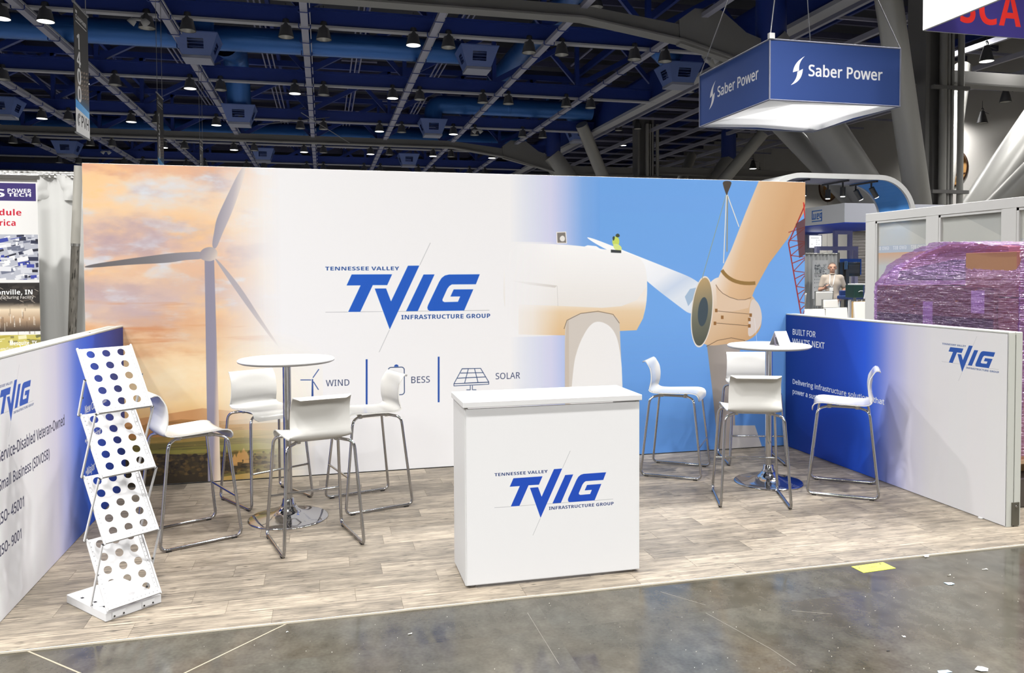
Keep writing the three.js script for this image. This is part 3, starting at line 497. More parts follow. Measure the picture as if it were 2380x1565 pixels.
  c.lineWidth = 1.8; path([[1074, 858], [1117, 857], [1136, 889], [1055, 893]]); c.stroke(); path([[1055, 893], [1136, 889], [1136, 894], [1055, 898]]); c.stroke(); path([[1070, 868], [1124, 867]], false); c.stroke(); path([[1063, 880], [1129, 877]], false); c.stroke(); path([[1088.5, 858], [1080, 891]], false); c.stroke(); path([[1103, 858], [1111, 890]], false); c.stroke();
  path([[1093, 897], [1093, 907], [1084, 907]], false); c.stroke(); path([[1098, 897], [1098, 907], [1107, 907]], false); c.stroke();
});
const printMat = (t) => std({ map: t, roughness: 0.62 });
{
  const o = thing('printed_back_wall', 'tall booth back wall printed with sunset turbine, blue company mark and lifted rotor', 'display wall');
  part('panel_body', rspan(BX0, BX1, 0, BH, -0.1, -0.002, 0.003), M.white, o);
  part('printed_fabric', face(V3(BX0 + 0.002, 0.004, 0), V3(BX1 - 0.002, 0.004, 0), V3(BX0 + 0.002, BH - 0.003, 0), V3(BX1 - 0.002, BH - 0.003, 0)), printMat(mural), o, 'fabric print of turbines, clouds and company mark');
}
// side walls: low printed panels on pale profiles
function sideGraphic(right) {
  return canvas(1638, 818, (c, w, h) => {
    const p = w / SD, X = (z) => (right ? z : SD - z) * p, Y = (y) => (SH - y) * p;
    const g = c.createLinearGradient(X(0), 0, X(SD), 0);
    const st = right ? [[0, '#01307f'], [0.2, '#02349a'], [0.36, '#0a44bd'], [0.45, '#1c57da'], [0.51, '#5a76dc'], [0.57, '#a9aee8'], [0.65, '#e2dff0'], [0.74, '#f3f1f3'], [1, '#f4f3f3']] : [[0, '#173180'], [0.18, '#163a9c'], [0.36, '#0e4cc4'], [0.47, '#4468cf'], [0.55, '#9fa6df'], [0.64, '#dcd8ec'], [0.75, '#f1eff2'], [1, '#f3f2f3']];
    for (const [t, s] of st) g.addColorStop(t, s); c.fillStyle = g; c.fillRect(0, 0, w, h);
    c.fillStyle = '#ffffff';
    const T = (s, z0, z1, y0, y1, ink, wt = '') => { c.fillStyle = ink; const a = right ? X(z0) : X(z1), b = right ? X(z1) : X(z0); stretchText(c, s, a, Y(y0), b - a, (y1 - y0) * p, wt, 'sans-serif', 3); };
    if (right) {
      T('BUILT FOR', 0.103, 0.455, 1.048, 1.1, '#fff'); T("WHAT’S NEXT", 0.104, 0.584, 0.96, 1.013, '#fff');
      T('Delivering infrastructure solutions that', 0.108, 1.332, 0.594, 0.638, '#fff'); T('power a sustainable future', 0.109, 0.9, 0.502, 0.546, '#fff');
      drawMark(c, X(1.908), Y(1.026), 0.479 / 1.345, p, '#1a4fa6', '#1b3a78');
    } else {
      drawMark(c, X(2.42), Y(1.0), 0.502 / 1.345, p, '#1d4fb0', '#22356e');
      T('Service-Disabled Veteran-Owned', 1.42, 2.40, 0.742, 0.80, '#2a2c4a'); T('Small Business (SDVOSB)', 1.69, 2.40, 0.608, 0.662, '#2a2c4a');
      T('•ISO- 45001', 2.075, 2.43, 0.45, 0.503, '#2a2c4a'); T('•ISO- 9001', 2.12, 2.43, 0.302, 0.352, '#2a2c4a');
      T('New Construction', 0.5, 1.02, 0.735, 0.785, '#fff'); T('•Repairing', 0.66, 1.03, 0.535, 0.585, '#fff'); T('•Major Co', 0.72, 1.03, 0.335, 0.385, '#fff');
    }
  });
}
function sideWall(right, label) {
  const o = thing('printed_side_wall', label, 'display wall'), s = right ? 1 : -1, X = right ? RX : LX;
  const a = Math.min(X, X + s * TH), b = Math.max(X, X + s * TH), in0 = X + s * 0.004;
  part('panel_body', span(Math.min(in0, X + s * (TH - 0.004)), Math.max(in0, X + s * (TH - 0.004)), 0.004, SH - 0.008, 0.001, SD - 0.004), M.white, o);
  const mid = (a + b) / 2;
  part('top_rail', [rspan(a + 0.001, mid - 0.004, SH - 0.008, SH + 0.003, 0.001, SD, 0.002), rspan(mid + 0.004, b - 0.001, SH - 0.008, SH + 0.003, 0.001, SD, 0.002), span(mid - 0.004, mid + 0.004, SH - 0.014, SH - 0.004, 0.001, SD)], M.profile, o, 'pale grooved aluminium top rail');
  part('end_profile', [rspan(a + 0.001, mid - 0.004, 0.0, SH, SD - 0.006, SD + 0.004, 0.002), rspan(mid + 0.004, b - 0.001, 0, SH, SD - 0.006, SD + 0.004, 0.002), span(mid - 0.004, mid + 0.004, 0, SH, SD - 0.012, SD - 0.006)], M.profile, o, 'pale grooved aluminium end profile');
  if (right) {
    const pl = part('foot_plate', rspan(mid - 0.018, mid + 0.038, 0.008, 0.155, SD + 0.004, SD + 0.012, 0.002), M.plateGrey, o, 'grey steel foot plate');
    part('bolt', new THREE.SphereGeometry(0.009, 12, 8).scale(1, 1, 0.6).translate(mid + 0.012, 0.132, SD + 0.013), M.chrome, pl);
    part('levelling_foot', new THREE.CylinderGeometry(0.016, 0.016, 0.006, 14).translate(RX - 0.006, 0.003, SD - 0.19), M.white, o);
  } else part('screw', new THREE.CylinderGeometry(0.005, 0.005, 0.003, 10).translate(mid + 0.02, SH + 0.004, 0.75), M.darkScrew, o);
  const z0 = 0.003, z1 = SD - 0.003;
  part('printed_fabric', right ? face(V3(X, 0.003, z0), V3(X, 0.003, z1), V3(X, SH - 0.009, z0), V3(X, SH - 0.009, z1)) : face(V3(X, 0.003, z1), V3(X, 0.003, z0), V3(X, SH - 0.009, z1), V3(X, SH - 0.009, z0)), printMat(sideGraphic(right)), o, 'print bleeding from deep blue into white');
  part('face_edge', right ? span(X, X + 0.005, 0, SH - 0.008, SD - 0.006, SD - 0.002) : span(X - 0.005, X, 0, SH - 0.008, SD - 0.006, SD - 0.002), M.white, o);
}
sideWall(true, 'low printed side wall reading BUILT FOR WHAT’S NEXT, blue bleeding into white');
sideWall(false, 'low printed side wall listing Service-Disabled Veteran-Owned and ISO lines');

// reception counter
{
  const x0 = 2.7906, x1 = 3.7386, z1 = 2.5653, z0 = 2.2053, h = 0.9559, o = thing('reception_counter', 'white reception counter printed with the blue company mark', 'counter', [(x0 + x1) / 2, 0, (z0 + z1) / 2]);
  const w = x1 - x0, d = z1 - z0;
  for (const s of [-1, 1]) part('side_panel', rbox(0.018, h - 0.045, d - 0.006, s * (w / 2 - 0.009), (h - 0.045) / 2 + 0.012, -0.003, 0.002), M.laminate, o);
  part('front_panel', rbox(w - 0.006, h - 0.05, 0.018, 0.002, (h - 0.05) / 2 + 0.012, d / 2 - 0.01, 0.002), M.laminate, o);
  part('shelf', box(w - 0.04, 0.018, d - 0.04, 0, 0.45, -0.01), M.laminate, o);
  part('countertop', rbox(w + 0.02, 0.03, d + 0.02, 0, h - 0.015, 0, 0.003), M.laminate, o);
  for (const s of [-1, 1]) for (const q of [-1, 1]) part('foot', new THREE.CylinderGeometry(0.02, 0.02, 0.012, 14).translate(s * (w / 2 - 0.04), 0.006, q * (d / 2 - 0.04)), M.white, o);
  const gw = w - 0.012, gh = h - 0.058, tex = canvas(1024, Math.round(1024 * gh / gw), (c, W, H) => { c.fillStyle = '#f3f3f4'; c.fillRect(0, 0, W, H); const p = W / gw; drawMark(c, (2.941 - x0 - 0.006) * p, H - (0.452 - 0.016) * p, 0.649 / 1.345, p, '#0a46b8', '#0a2c6a'); });
  part('printed_front', face(V3(-gw / 2 + 0.002, 0.016, d / 2), V3(gw / 2 + 0.002, 0.016, d / 2), V3(-gw / 2 + 0.002, 0.016 + gh, d / 2), V3(gw / 2 + 0.002, 0.016 + gh, d / 2)), printMat(tex), o, 'white print with blue company mark');
}

// bar stools: curved white shell on a chrome sled frame, facing +z at rest
const stoolParts = {};
{
  const prof = [[-0.243, 0.889], [-0.231, 0.903], [-0.211, 0.903], [-0.199, 0.878], [-0.193, 0.83], [-0.187, 0.78], [-0.191, 0.725], [-0.2, 0.692], [-0.19, 0.662], [-0.16, 0.646], [-0.11, 0.642], [-0.02, 0.645], [0.08, 0.65], [0.15, 0.652], [0.185, 0.644], [0.203, 0.622], [0.208, 0.6]];
  const cv = new THREE.CatmullRomCurve3(prof.map(([z, y]) => V3(0, y, z)), false, 'centripetal'), NS = 44, NW = 14, cen = cv.getSpacedPoints(NS), pos = [], idx = [], L = cv.getLength();
  const P = (i, j, off) => {
    const c = cen[i], a = cen[Math.max(0, i - 1)], b = cen[Math.min(NS, i + 1)], tz = b.z - a.z, ty = b.y - a.y, l = Math.hypot(tz, ty), ny = tz / l, nz = -ty / l;   // normal towards the sitter
    const s = i / NS * L, e = Math.min(s, L - s), k = j / NW * 2 - 1, r = 0.035, back = s < 0.27;
    let hw = back ? lerp(0.168, 0.178, s / 0.27) : 0.18 + 0.012 * smooth(0.27, 0.6, s); if (e < r) hw -= r - Math.sqrt(Math.max(0, r * r - (r - e) * (r - e)));
    const curl = ((back ? 0.012 : 0.008) * k * k * k * k + (back ? 0.010 : 0.005) * k * k) * smooth(0.045, 0.12, s) * smooth(0, 0.05, L - s);
    return [k * hw, c.y + ny * (off + curl), c.z + nz * (off + curl)];
  };
  for (const off of [0.0035, -0.0035]) for (let i = 0; i <= NS; i++) for (let j = 0; j <= NW; j++) pos.push(...P(i, j, off));
  const n = NW + 1, N = (NS + 1) * n, q = (a, b, c, d) => idx.push(a, b, c, a, c, d);
  for (let i = 0; i < NS; i++) for (let j = 0; j < NW; j++) { const a = i * n + j; q(a, a + n, a + n + 1, a + 1); q(N + a, N + a + 1, N + a + n + 1, N + a + n); }
  for (let i = 0; i < NS; i++) { q(i * n, N + i * n, N + (i + 1) * n, (i + 1) * n); const a = i * n + NW; q(a, a + n, N + a + n, N + a); }
  for (let j = 0; j < NW; j++) { q(j, j + 1, N + j + 1, N + j); const a = NS * n + j; q(a, N + a, N + a + 1, a + 1); }
  let g = new THREE.BufferGeometry(); g.setAttribute('position', new THREE.Float32BufferAttribute(pos, 3)); g.setIndex(idx); g.setAttribute('uv', new THREE.Float32BufferAttribute(new Float32Array(pos.length / 3 * 2), 2)); g = toCreasedNormals(g, 1.1);
  stoolParts.shell = g;
  stoolParts.side = (s) => tube([V3(s * 0.232, 0.0125, -0.238), V3(s * 0.232, 0.0125, 0.238), V3(s * 0.197, 0.618, 0.172), V3(s * 0.115, 0.632, 0.105), V3(s * 0.115, 0.632, -0.105), V3(s * 0.197, 0.618, -0.172)], 0.0095, 0.04, true, 130, 10);
  stoolParts.foot = bar(V3(-0.2145, 0.25, 0.2135), V3(0.2145, 0.25, 0.2135), 0.0075, 0.0075, 10);
  stoolParts.cross = [bar(V3(-0.115, 0.632, 0.08), V3(0.115, 0.632, 0.08), 0.008, 0.008, 8), bar(V3(-0.115, 0.632, -0.08), V3(0.115, 0.632, -0.08), 0.008, 0.008, 8)];
}
function stool(x, z, fx, fz, label, group) {
  const o = thing('bar_stool', label, 'stool', [x, 0, z], Math.atan2(fx, fz), group);
  part('seat_shell', stoolParts.shell, M.shell, o, 'glossy white one-piece seat and back');
  for (const s of [-1, 1]) { const f = part('sled_frame', stoolParts.side0 ??= stoolParts.side(-1), M.chrome, o, 'chrome tube side frame'); if (s > 0) f.geometry = stoolParts.side1 ??= stoolParts.side(1);
    for (const t of [-1, 1]) { part('glide', box(0.02, 0.008, 0.03, s * 0.232, 0.004, t * 0.19), M.black, o, 'black plastic glide'); part('seat_clip', rbox(0.03, 0.026, 0.03, s * 0.115, 0.632, t * 0.095, 0.004), M.shell, o); } }
  part('footrest', stoolParts.foot, M.chrome, o);
  part('cross_bar', stoolParts.crossG ??= merge(stoolParts.cross), M.chrome, o);
  return o;
}
const gA = 'stools at the bare table', gB = 'stools at the table with the folded card';
stool(1.287, 1.311, 0.90, -0.435, 'white bar stool beside the brochure rack, at the bare round table', gA);
stool(1.693, 0.593, 0.52, 0.854, 'white bar stool against the sunset print with its seat front showing', gA);
stool(2.036, 1.62, -0.258, -0.966, 'white bar stool at the bare table with its back to the aisle', gA);
stool(2.395, 0.879, -0.96, 0.28, 'white bar stool in front of the printed BESS sign', gA);
stool(4.856, 0.628, 0.815, 0.58, 'white bar stool in front of the blue sky beside the counter', gB);
stool(5.644, 0.434, -0.285, 0.958, 'white bar stool tucked behind the table with the folded card', gB);
stool(5.014, 1.503, 0.356, -0.934, 'white bar stool with its back to the aisle at the folded-card table', gB);
stool(5.811, 1.4375, -0.803, -0.596, 'white bar stool beside the printed BUILT FOR wall', gB);

// round bar tables
function barTable(x, z, label) {
  const o = thing('bar_table', label, 'table', [x, 0, z], 0, 'round bar tables'), h = 1.0553, R = 0.3091;
  part('table_top', lathe([[0, h], [R - 0.008, h], [R, h - 0.006], [R - 0.004, h - 0.017], [R - 0.022, h - 0.025], [0, h - 0.025]], 72), M.laminate, o, 'round white table top');
  part('pole', new THREE.CylinderGeometry(0.0265, 0.0265, h - 0.12, 32).translate(0, (h - 0.025 + 0.095) / 2, 0), M.chrome, o, 'chrome pole');
  part('collar', lathe([[0.0265, 0.135], [0.036, 0.132], [0.038, 0.105], [0.05, 0.088], [0.04, 0.085]], 32), M.chrome, o);
  part('base', lathe([[0.0, 0.095], [0.046, 0.092], [0.062, 0.066], [0.09, 0.045], [0.14, 0.029], [0.2, 0.019], [0.245, 0.012], [0.2548, 0.006], [0.2548, 0.0], [0, 0]], 72), M.chrome, o, 'chrome trumpet base');
  part('mounting_plate', new THREE.CylinderGeometry(0.1, 0.1, 0.008, 24).translate(0, h - 0.029, 0), M.chrome, o);
}
barTable(1.8646, 1.1079, 'bare white round bar table on a chrome base by the sunset print');
barTable(5.3968, 1.1083, 'white round bar table with a folded paper card, by the blue side wall');
// folded paper card on the table
{
  const b = at(1805, 811, 'y', 1.0555), o = thing('folded_card', 'white and lilac folded paper card standing on a round table', 'card', [5.455, 1.0557, 1.17], 0.32);
  const paper = std({ color: lin(0.80, 0.80, 0.81), roughness: 0.7, side: THREE.DoubleSide }), lilac = std({ color: lin(0.36, 0.33, 0.42), roughness: 0.7, side: THREE.DoubleSide });
  const pr = plate([[-0.065, 0], [0.0, 0.105], [0.065, 0], [0.062, 0], [0.0, 0.1], [-0.062, 0]], 0.105).translate(0, 0, -0.052);
  pr.rotateY(Math.PI * 0.42); part('tent', pr, paper, o);
  const e = plate([[-0.06, 0.008], [-0.033, 0.052], [-0.06, 0.052]], 0.001).translate(0, 0, 0); 
  part('printed_corner', plate([[-0.052, 0.0], [-0.02, 0.0], [-0.052, 0.046]], 0.0012).rotateX(-0.555).translate(0, 0.062, 0.0305).rotateY(-0.25 - Math.PI * 0.08 + 0.0), lilac, o);
  const fl = plate([[-0.02, 0], [0.06, 0], [0.02, 0.085]], 0.0015).rotateX(-0.2).rotateY(0.9).translate(-0.07, 0, 0.02); part('flap', fl, lilac, o, 'lilac folded flap');
}

// zigzag brochure rack
{
  const o = thing('brochure_rack', 'white folding zigzag brochure rack with perforated trays', 'rack', [1.091, 0, 2.302], Math.atan2(0.648, 0.762));
  // local x = across, z = front
  const bs = part('base', rbox(0.272, 0.042, 0.378, 0, 0.021, 0, 0.004), M.powder, o);
  for (const [x, z] of [[-0.1, 0.02], [-0.112, -0.08], [-0.1, 0.11]]) part('slot', box(0.012, 0.003, 0.016, x, 0.0425, z), M.black, bs);
  for (const x of [-0.075, 0.068]) { const hg = part('hinge', rbox(0.062, 0.026, 0.004, x, 0.022, 0.191, 0.001), M.powder, o); for (const q of [-0.022, 0.022]) part('screw', new THREE.CylinderGeometry(0.0042, 0.0042, 0.003, 10).rotateX(Math.PI / 2).translate(x + q, 0.017, 0.1935), M.darkScrew, hg); }
  const panels = [[0.19, 0.05, 0.008, 0.345], [0.178, 0.36, -0.006, 0.647], [0.16, 0.664, -0.025, 0.941], [0.14, 0.961, -0.045, 1.252]];   // bottom z,y -> top z,y
  const W = 0.256, sheetCache = {};
  panels.forEach(([z0, y0, z1, y1], k) => {
    const L = Math.hypot(z1 - z0, y1 - y0), tilt = Math.atan2(z0 - z1, y1 - y0);   // leaning back
    const hs = []; for (let c = -1; c <= 1; c++) for (let r = 0; r < 5; r++) { const p = new THREE.Path(); p.absarc(c * 0.074, 0.052 + r * (L - 0.085) / 4, 0.0195, 0, Math.PI * 2, true); hs.push(p); }
    const t = new THREE.Group(); t.name = 'tray'; t.position.set(0, y0, z0); t.rotation.x = -tilt; o.add(t);
    part('sheet', plate([[-W / 2, 0], [W / 2, 0], [W / 2, L], [-W / 2, L]], 0.002, hs).translate(0, 0, -0.001), M.powder, t, 'white sheet with fifteen round holes');
    for (const s of [-1, 1]) part('side_rail', [rbox(0.009, L + 0.01, 0.012, s * (W / 2 + 0.001), L / 2, 0.004, 0.003), rbox(0.014, L, 0.003, s * (W / 2 - 0.01), L / 2, 0.002, 0.001)], M.powder, t);
    part('ledge', [rbox(W, 0.024, 0.003, 0, 0.012, 0.017, 0.001), rbox(W, 0.003, 0.02, 0, 0.0, 0.008, 0.001)], M.powder, t, 'bottom ledge');
    const dots = []; for (let i = 0; i < 12; i++) dots.push(new THREE.CylinderGeometry(0.0038, 0.0038, 0.0012, 8).rotateX(Math.PI / 2).translate(-0.11 + i * 0.02, 0.013, 0.0188));
    for (const s of [-1, 1]) for (let i = 0; i < 14; i++) dots.push(new THREE.CylinderGeometry(0.003, 0.003, 0.0012, 8).rotateX(Math.PI / 2).translate(s * (W / 2 - 0.011), 0.035 + i * (L - 0.05) / 13, 0.0038));
    part('perforations', dots, std({ color: lin(0.45, 0.45, 0.46), roughness: 0.7 }), t).userData.kind = 'stuff';
  });
  const mid = (p, f = 0.5) => [lerp(p[0], p[2], f), lerp(p[1], p[3], f)];
  const links = [[mid(panels[3], 0.52), [panels[2][2], panels[2][3]]], [[panels[3][0], panels[3][1]], [panels[1][2], panels[1][3]]], [[panels[2][0], panels[2][1]], [panels[0][2], panels[0][3]]], [[panels[1][0], panels[1][1]], [0.06, 0.05]]];
  for (const s of [-1, 1]) links.forEach(([a, b], k) => {
    const x = s * (W / 2 + 0.011), A = V3(x, a[1], a[0]), B = V3(x, b[1], b[0]); const l = part('scissor_arm', beam(A, B, 0.006, 0.011), M.powder, o);
    for (const p of [A, B, A.clone().lerp(B, 0.5)]) part('pivot', new THREE.CylinderGeometry(0.0052, 0.0052, 0.009, 10).rotateZ(Math.PI / 2).translate(p.x - s * 0.003, p.y, p.z), M.darkScrew, l);
  });
}

// card and litter on the concrete
{
  const tex = canvas(512, 228, (c, w, h) => { c.fillStyle = '#e3f04a'; c.fillRect(0, 0, w, h); c.fillStyle = '#3c3c1c'; c.textAlign = 'center'; c.font = 'bold 62px sans-serif'; c.fillText('5225', w * 0.5, h * 0.52); c.fillRect(90, 172, 330, 6); c.fillRect(120, 190, 270, 5); c.fillRect(w * 0.82, 18, 26, 38); c.fillRect(w * 0.88, 14, 14, 16); c.fillRect(38, 70, 26, 22); c.fillRect(56, 56, 10, 30); });
  const o = thing('booth_number_card', 'yellow printed booth number card lying on the concrete', 'card', [5.0, -0.0075, 2.815], 0.06);
  part('card', rbox(0.212, 0.001, 0.094, 0, 0.0006, 0, 0.0003), std({ color: lin(0.74, 0.86, 0.06), roughness: 0.6 }), o);
  part('print', new THREE.PlaneGeometry(0.206, 0.09).rotateX(-Math.PI / 2).translate(0, 0.0014, 0), std({ map: tex, roughness: 0.6 }), o);
  const scrap = (u, v, pts, s, m, label, lift = 0.004, cat = 'paper scrap') => {
    const p = at(u, v, 'y', -0.0075), sh = pts.map(([x, y]) => [x * s, y * s]), g = plate(sh, 0.001).rotateX(-Math.PI / 2), a = g.attributes.position;
    for (let i = 0; i < a.count; i++) a.setY(i, a.getY(i) + lift * Math.abs(fbm(a.getX(i) / s * 1.3, a.getZ(i) / s * 1.3, s * 100, 2)) * 2 + 0.0006); g.computeVertexNormals(); g.translate(p.x, p.y, p.z);
    solo('paper_scrap', g, m, label, cat);
  };
  const wh = std({ color: lin(0.78, 0.78, 0.76), roughness: 0.8, side: 2 }), bl = std({ color: lin(0.42, 0.66, 0.90), roughness: 0.7, side: 2 }), cr = std({ color: lin(0.70, 0.66, 0.58), roughness: 0.8, side: 2 });
  scrap(2208, 1358, [[-1.3, -0.6], [-0.2, -1], [1.1, -0.9], [1.2, 0.8], [-0.1, 0.9], [-0.7, 1.5], [-1.4, 1.3]], 0.0145, bl, 'torn light blue plastic scrap on the concrete');
  scrap(2280, 1557, [[-1.8, 0], [-1, -1], [0.8, -1.2], [1.9, -0.2], [1.2, 0.8], [0, 1], [-0.6, 0.7]], 0.017, wh, 'large white foam flake near the aisle edge', 0.008);
  scrap(2195, 1564, [[-2, -0.5], [1.8, -0.6], [1.5, 0.5], [-1.6, 0.5]], 0.016, bl, 'blue and white wrapper piece beside the large foam flake', 0.008);
  scrap(2152, 1295, [[-1.2, -0.8], [0.6, -1], [1.2, -0.4], [0.5, 1.2], [-0.1, 0.4], [-1.4, -0.2]], 0.013, wh, 'crumpled white tape scrap at the flooring edge', 0.02);
  scrap(2206, 1338, [[-1.5, -0.3], [0.8, -0.5], [1.3, 0.6], [1.0, 0.7], [0.6, -0.1], [-1.4, 0.1]], 0.009, cr, 'curled pale thread scrap above the blue plastic', 0.006);
  scrap(2289, 1325, [[-1.5, 0.2], [0.4, -0.3], [1.4, -0.5], [1.2, 0.5], [0.5, 0.2], [-1.3, 0.5]], 0.011, cr, 'small pale paper curl on open concrete', 0.006);
  scrap(2101, 1481, [[-1, -0.8], [0.8, -1], [1.1, 0.3], [0.2, 1], [-0.9, 0.5]], 0.006, wh, 'small round white crumb on the concrete', 0.012);
  scrap(953, 1475, [[-1.4, -0.6], [1, -0.8], [1.4, 0.2], [-0.2, 0.9], [-1.2, 0.4]], 0.007, cr, 'pale paper crumb before the counter', 0.006);
  scrap(668, 1470, [[-1, -0.8], [0.2, -0.3], [0.9, -0.7], [0.3, 0.5], [-0.7, 0.9]], 0.006, wh, 'tiny curled white shaving by the diagonal joint', 0.006);
  scrap(2064, 1514, [[-1.4, -0.4], [1.2, -0.5], [1.0, 0.5], [-1, 0.4]], 0.006, M.black, 'small black debris fleck on the concrete', 0.004, 'debris');
}

// ================================================================ AROUND THE BOOTH
// ---- hanging four-sided sign
function boltIcon(c, x, y, s) {
  const p = (pts) => { c.beginPath(); c.moveTo(x + pts[0][0] * s, y + pts[0][1] * s); for (let i = 1; i < pts.length; i += 2) c.quadraticCurveTo(x + pts[i][0] * s, y + pts[i][1] * s, x + pts[i + 1][0] * s, y + pts[i + 1][1] * s); c.closePath(); c.fill(); };
  p([[0.54, 0], [0.12, 0.22], [0.08, 0.57], [0.2, 0.53], [0.32, 0.5], [0.28, 0.22], [0.54, 0]]); p([[0.46, 0.43], [0.34, 0.5], [0.25, 0.54], [0.24, 0.8], [0, 1], [0.44, 0.86], [0.46, 0.43]]);
}
{
  const x0 = 11.06, x1 = 14.19, z1 = -8.2, z0 = -11.33, y0 = 5.165, y1 = 6.4, o = thing('hanging_sign', 'blue square hanging sign reading Saber Power with white underside', 'sign', [0, 0, 0]);
  const tex = canvas(1536, 606, (c, w, h) => { c.fillStyle = '#25417f'; c.fillRect(0, 0, w, h); c.fillStyle = '#f2f2f4'; boltIcon(c, w * 0.155, h * 0.24, h * 0.5); c.font = '600 150px sans-serif'; stretchText(c, 'Saber Power', w * 0.285, h * 0.565, w * 0.575, h * 0.185, '', 'sans-serif', 4); c.strokeStyle = '#f2f2f4'; });
  const pm = std({ map: tex, roughness: 0.8 });
  part('front_panel', face(V3(x0, y0, z1), V3(x1, y0, z1), V3(x0, y1, z1), V3(x1, y1, z1)), pm, o, 'blue fabric face with white lettering');
  part('side_panel', face(V3(x0, y0, z0), V3(x0, y0, z1), V3(x0, y1, z0), V3(x0, y1, z1)), pm, o, 'blue fabric face with white lettering');
  part('side_panel', face(V3(x1, y0, z1), V3(x1, y0, z0), V3(x1, y1, z1), V3(x1, y1, z0)), pm, o);
  part('rear_panel', face(V3(x1, y0, z0), V3(x0, y0, z0), V3(x1, y1, z0), V3(x0, y1, z0)), pm, o);
  const cx = (x0 + x1) / 2, cz = (z0 + z1) / 2, a = V3(cx, y0 + 0.3, cz), q = [V3(x0, y0, z1), V3(x1, y0, z1), V3(x1, y0, z0), V3(x0, y0, z0)], tri = [];
  for (let k = 0; k < 4; k++) { const p = q[k], n = q[(k + 1) % 4], m = p.clone().add(n).multiplyScalar(0.5).add(V3(0, 0.05, 0)); tri.push(...[p, a, m, m, a, n].flatMap((v) => [v.x, v.y, v.z])); }
  const g = new THREE.BufferGeometry(); g.setAttribute('position', new THREE.Float32BufferAttribute(tri, 3)); g.setAttribute('uv', new THREE.Float32BufferAttribute(new Float32Array(tri.length / 3 * 2), 2)); g.computeVertexNormals();
  part('underside', g, phys({ color: lin(0.9, 0.9, 0.9), roughness: 1, transmission: 0.55, thickness: 0, side: 2 }), o, 'white faceted fabric underside');
  const fr = []; for (let k = 0; k < 4; k++) for (const y of [0, y1 - y0]) fr.push(bar(q[k].clone().setY(y0 + y), q[(k + 1) % 4].clone().setY(y0 + y), 0.018, 0.018, 6)); for (const p of q) fr.push(bar(p, p.clone().setY(y1), 0.018, 0.018, 6));
  part('tube_frame', fr, std({ color: lin(0.2, 0.21, 0.28), roughness: 0.5 }), o);
  const apex = V3(cx, 9.95, cz); for (const p of q) part('cable', bar(p.clone().setY(y1), apex.clone().lerp(p.clone().setY(9.95), 0.35), 0.012, 0.012, 5), M.wire, o);
  part('shackle', box(0.12, 0.12, 0.08, x0 + 0.03, y1 + 0.06, z1), M.white, o);
}
// ---- purple hanging ring sign, upper right
{
  const c0 = at(2150, 71, 'z', -6), o = thing('hanging_ring_sign', 'hanging square sign, white outside, purple inside with red letters SCA', 'sign', [c0.x, c0.y, -6]);
  const h = 1.5, w = 4.6, tex = canvas(1024, 334, (c, W, H) => { c.fillStyle = '#352a7e'; c.fillRect(0, 0, W, H); c.fillStyle = '#f2281c'; c.font = 'bold 190px sans-serif'; c.save(); c.translate(W * 0.155, H - 46); c.scale(0.92, 1); c.fillText('SCA', 0, 0); c.restore(); });
  const wm = std({ color: lin(0.82, 0.82, 0.82), roughness: 0.7 });
  part('far_panel', span(0, w, 0, h, -0.03, 0), wm, o); part('printed_inside', face(V3(0.02, 0, 0.004), V3(w, 0, 0.004), V3(0.02, h, 0.004), V3(w, h, 0.004)), std({ map: tex, roughness: 0.8 }), o, 'purple print with red letters');
  part('side_panel', rspan(-0.03, 0.02, 0, h, -0.03, w, 0.01), wm, o, 'white side panel'); part('side_panel', span(w, w + 0.05, 0, h, -0.03, w), wm, o); part('front_panel', span(-0.03, w + 0.05, 0, h, w, w + 0.05), wm, o);
  for (const [x, z] of [[0, 0], [w, 0], [0, w], [w, w]]) part('cable', bar(V3(x, h, z), V3(w / 2 + (x - w / 2) * 0.4, 10 - c0.y, w / 2 + (z - w / 2) * 0.4), 0.012, 0.012, 5), M.wire, o);
}
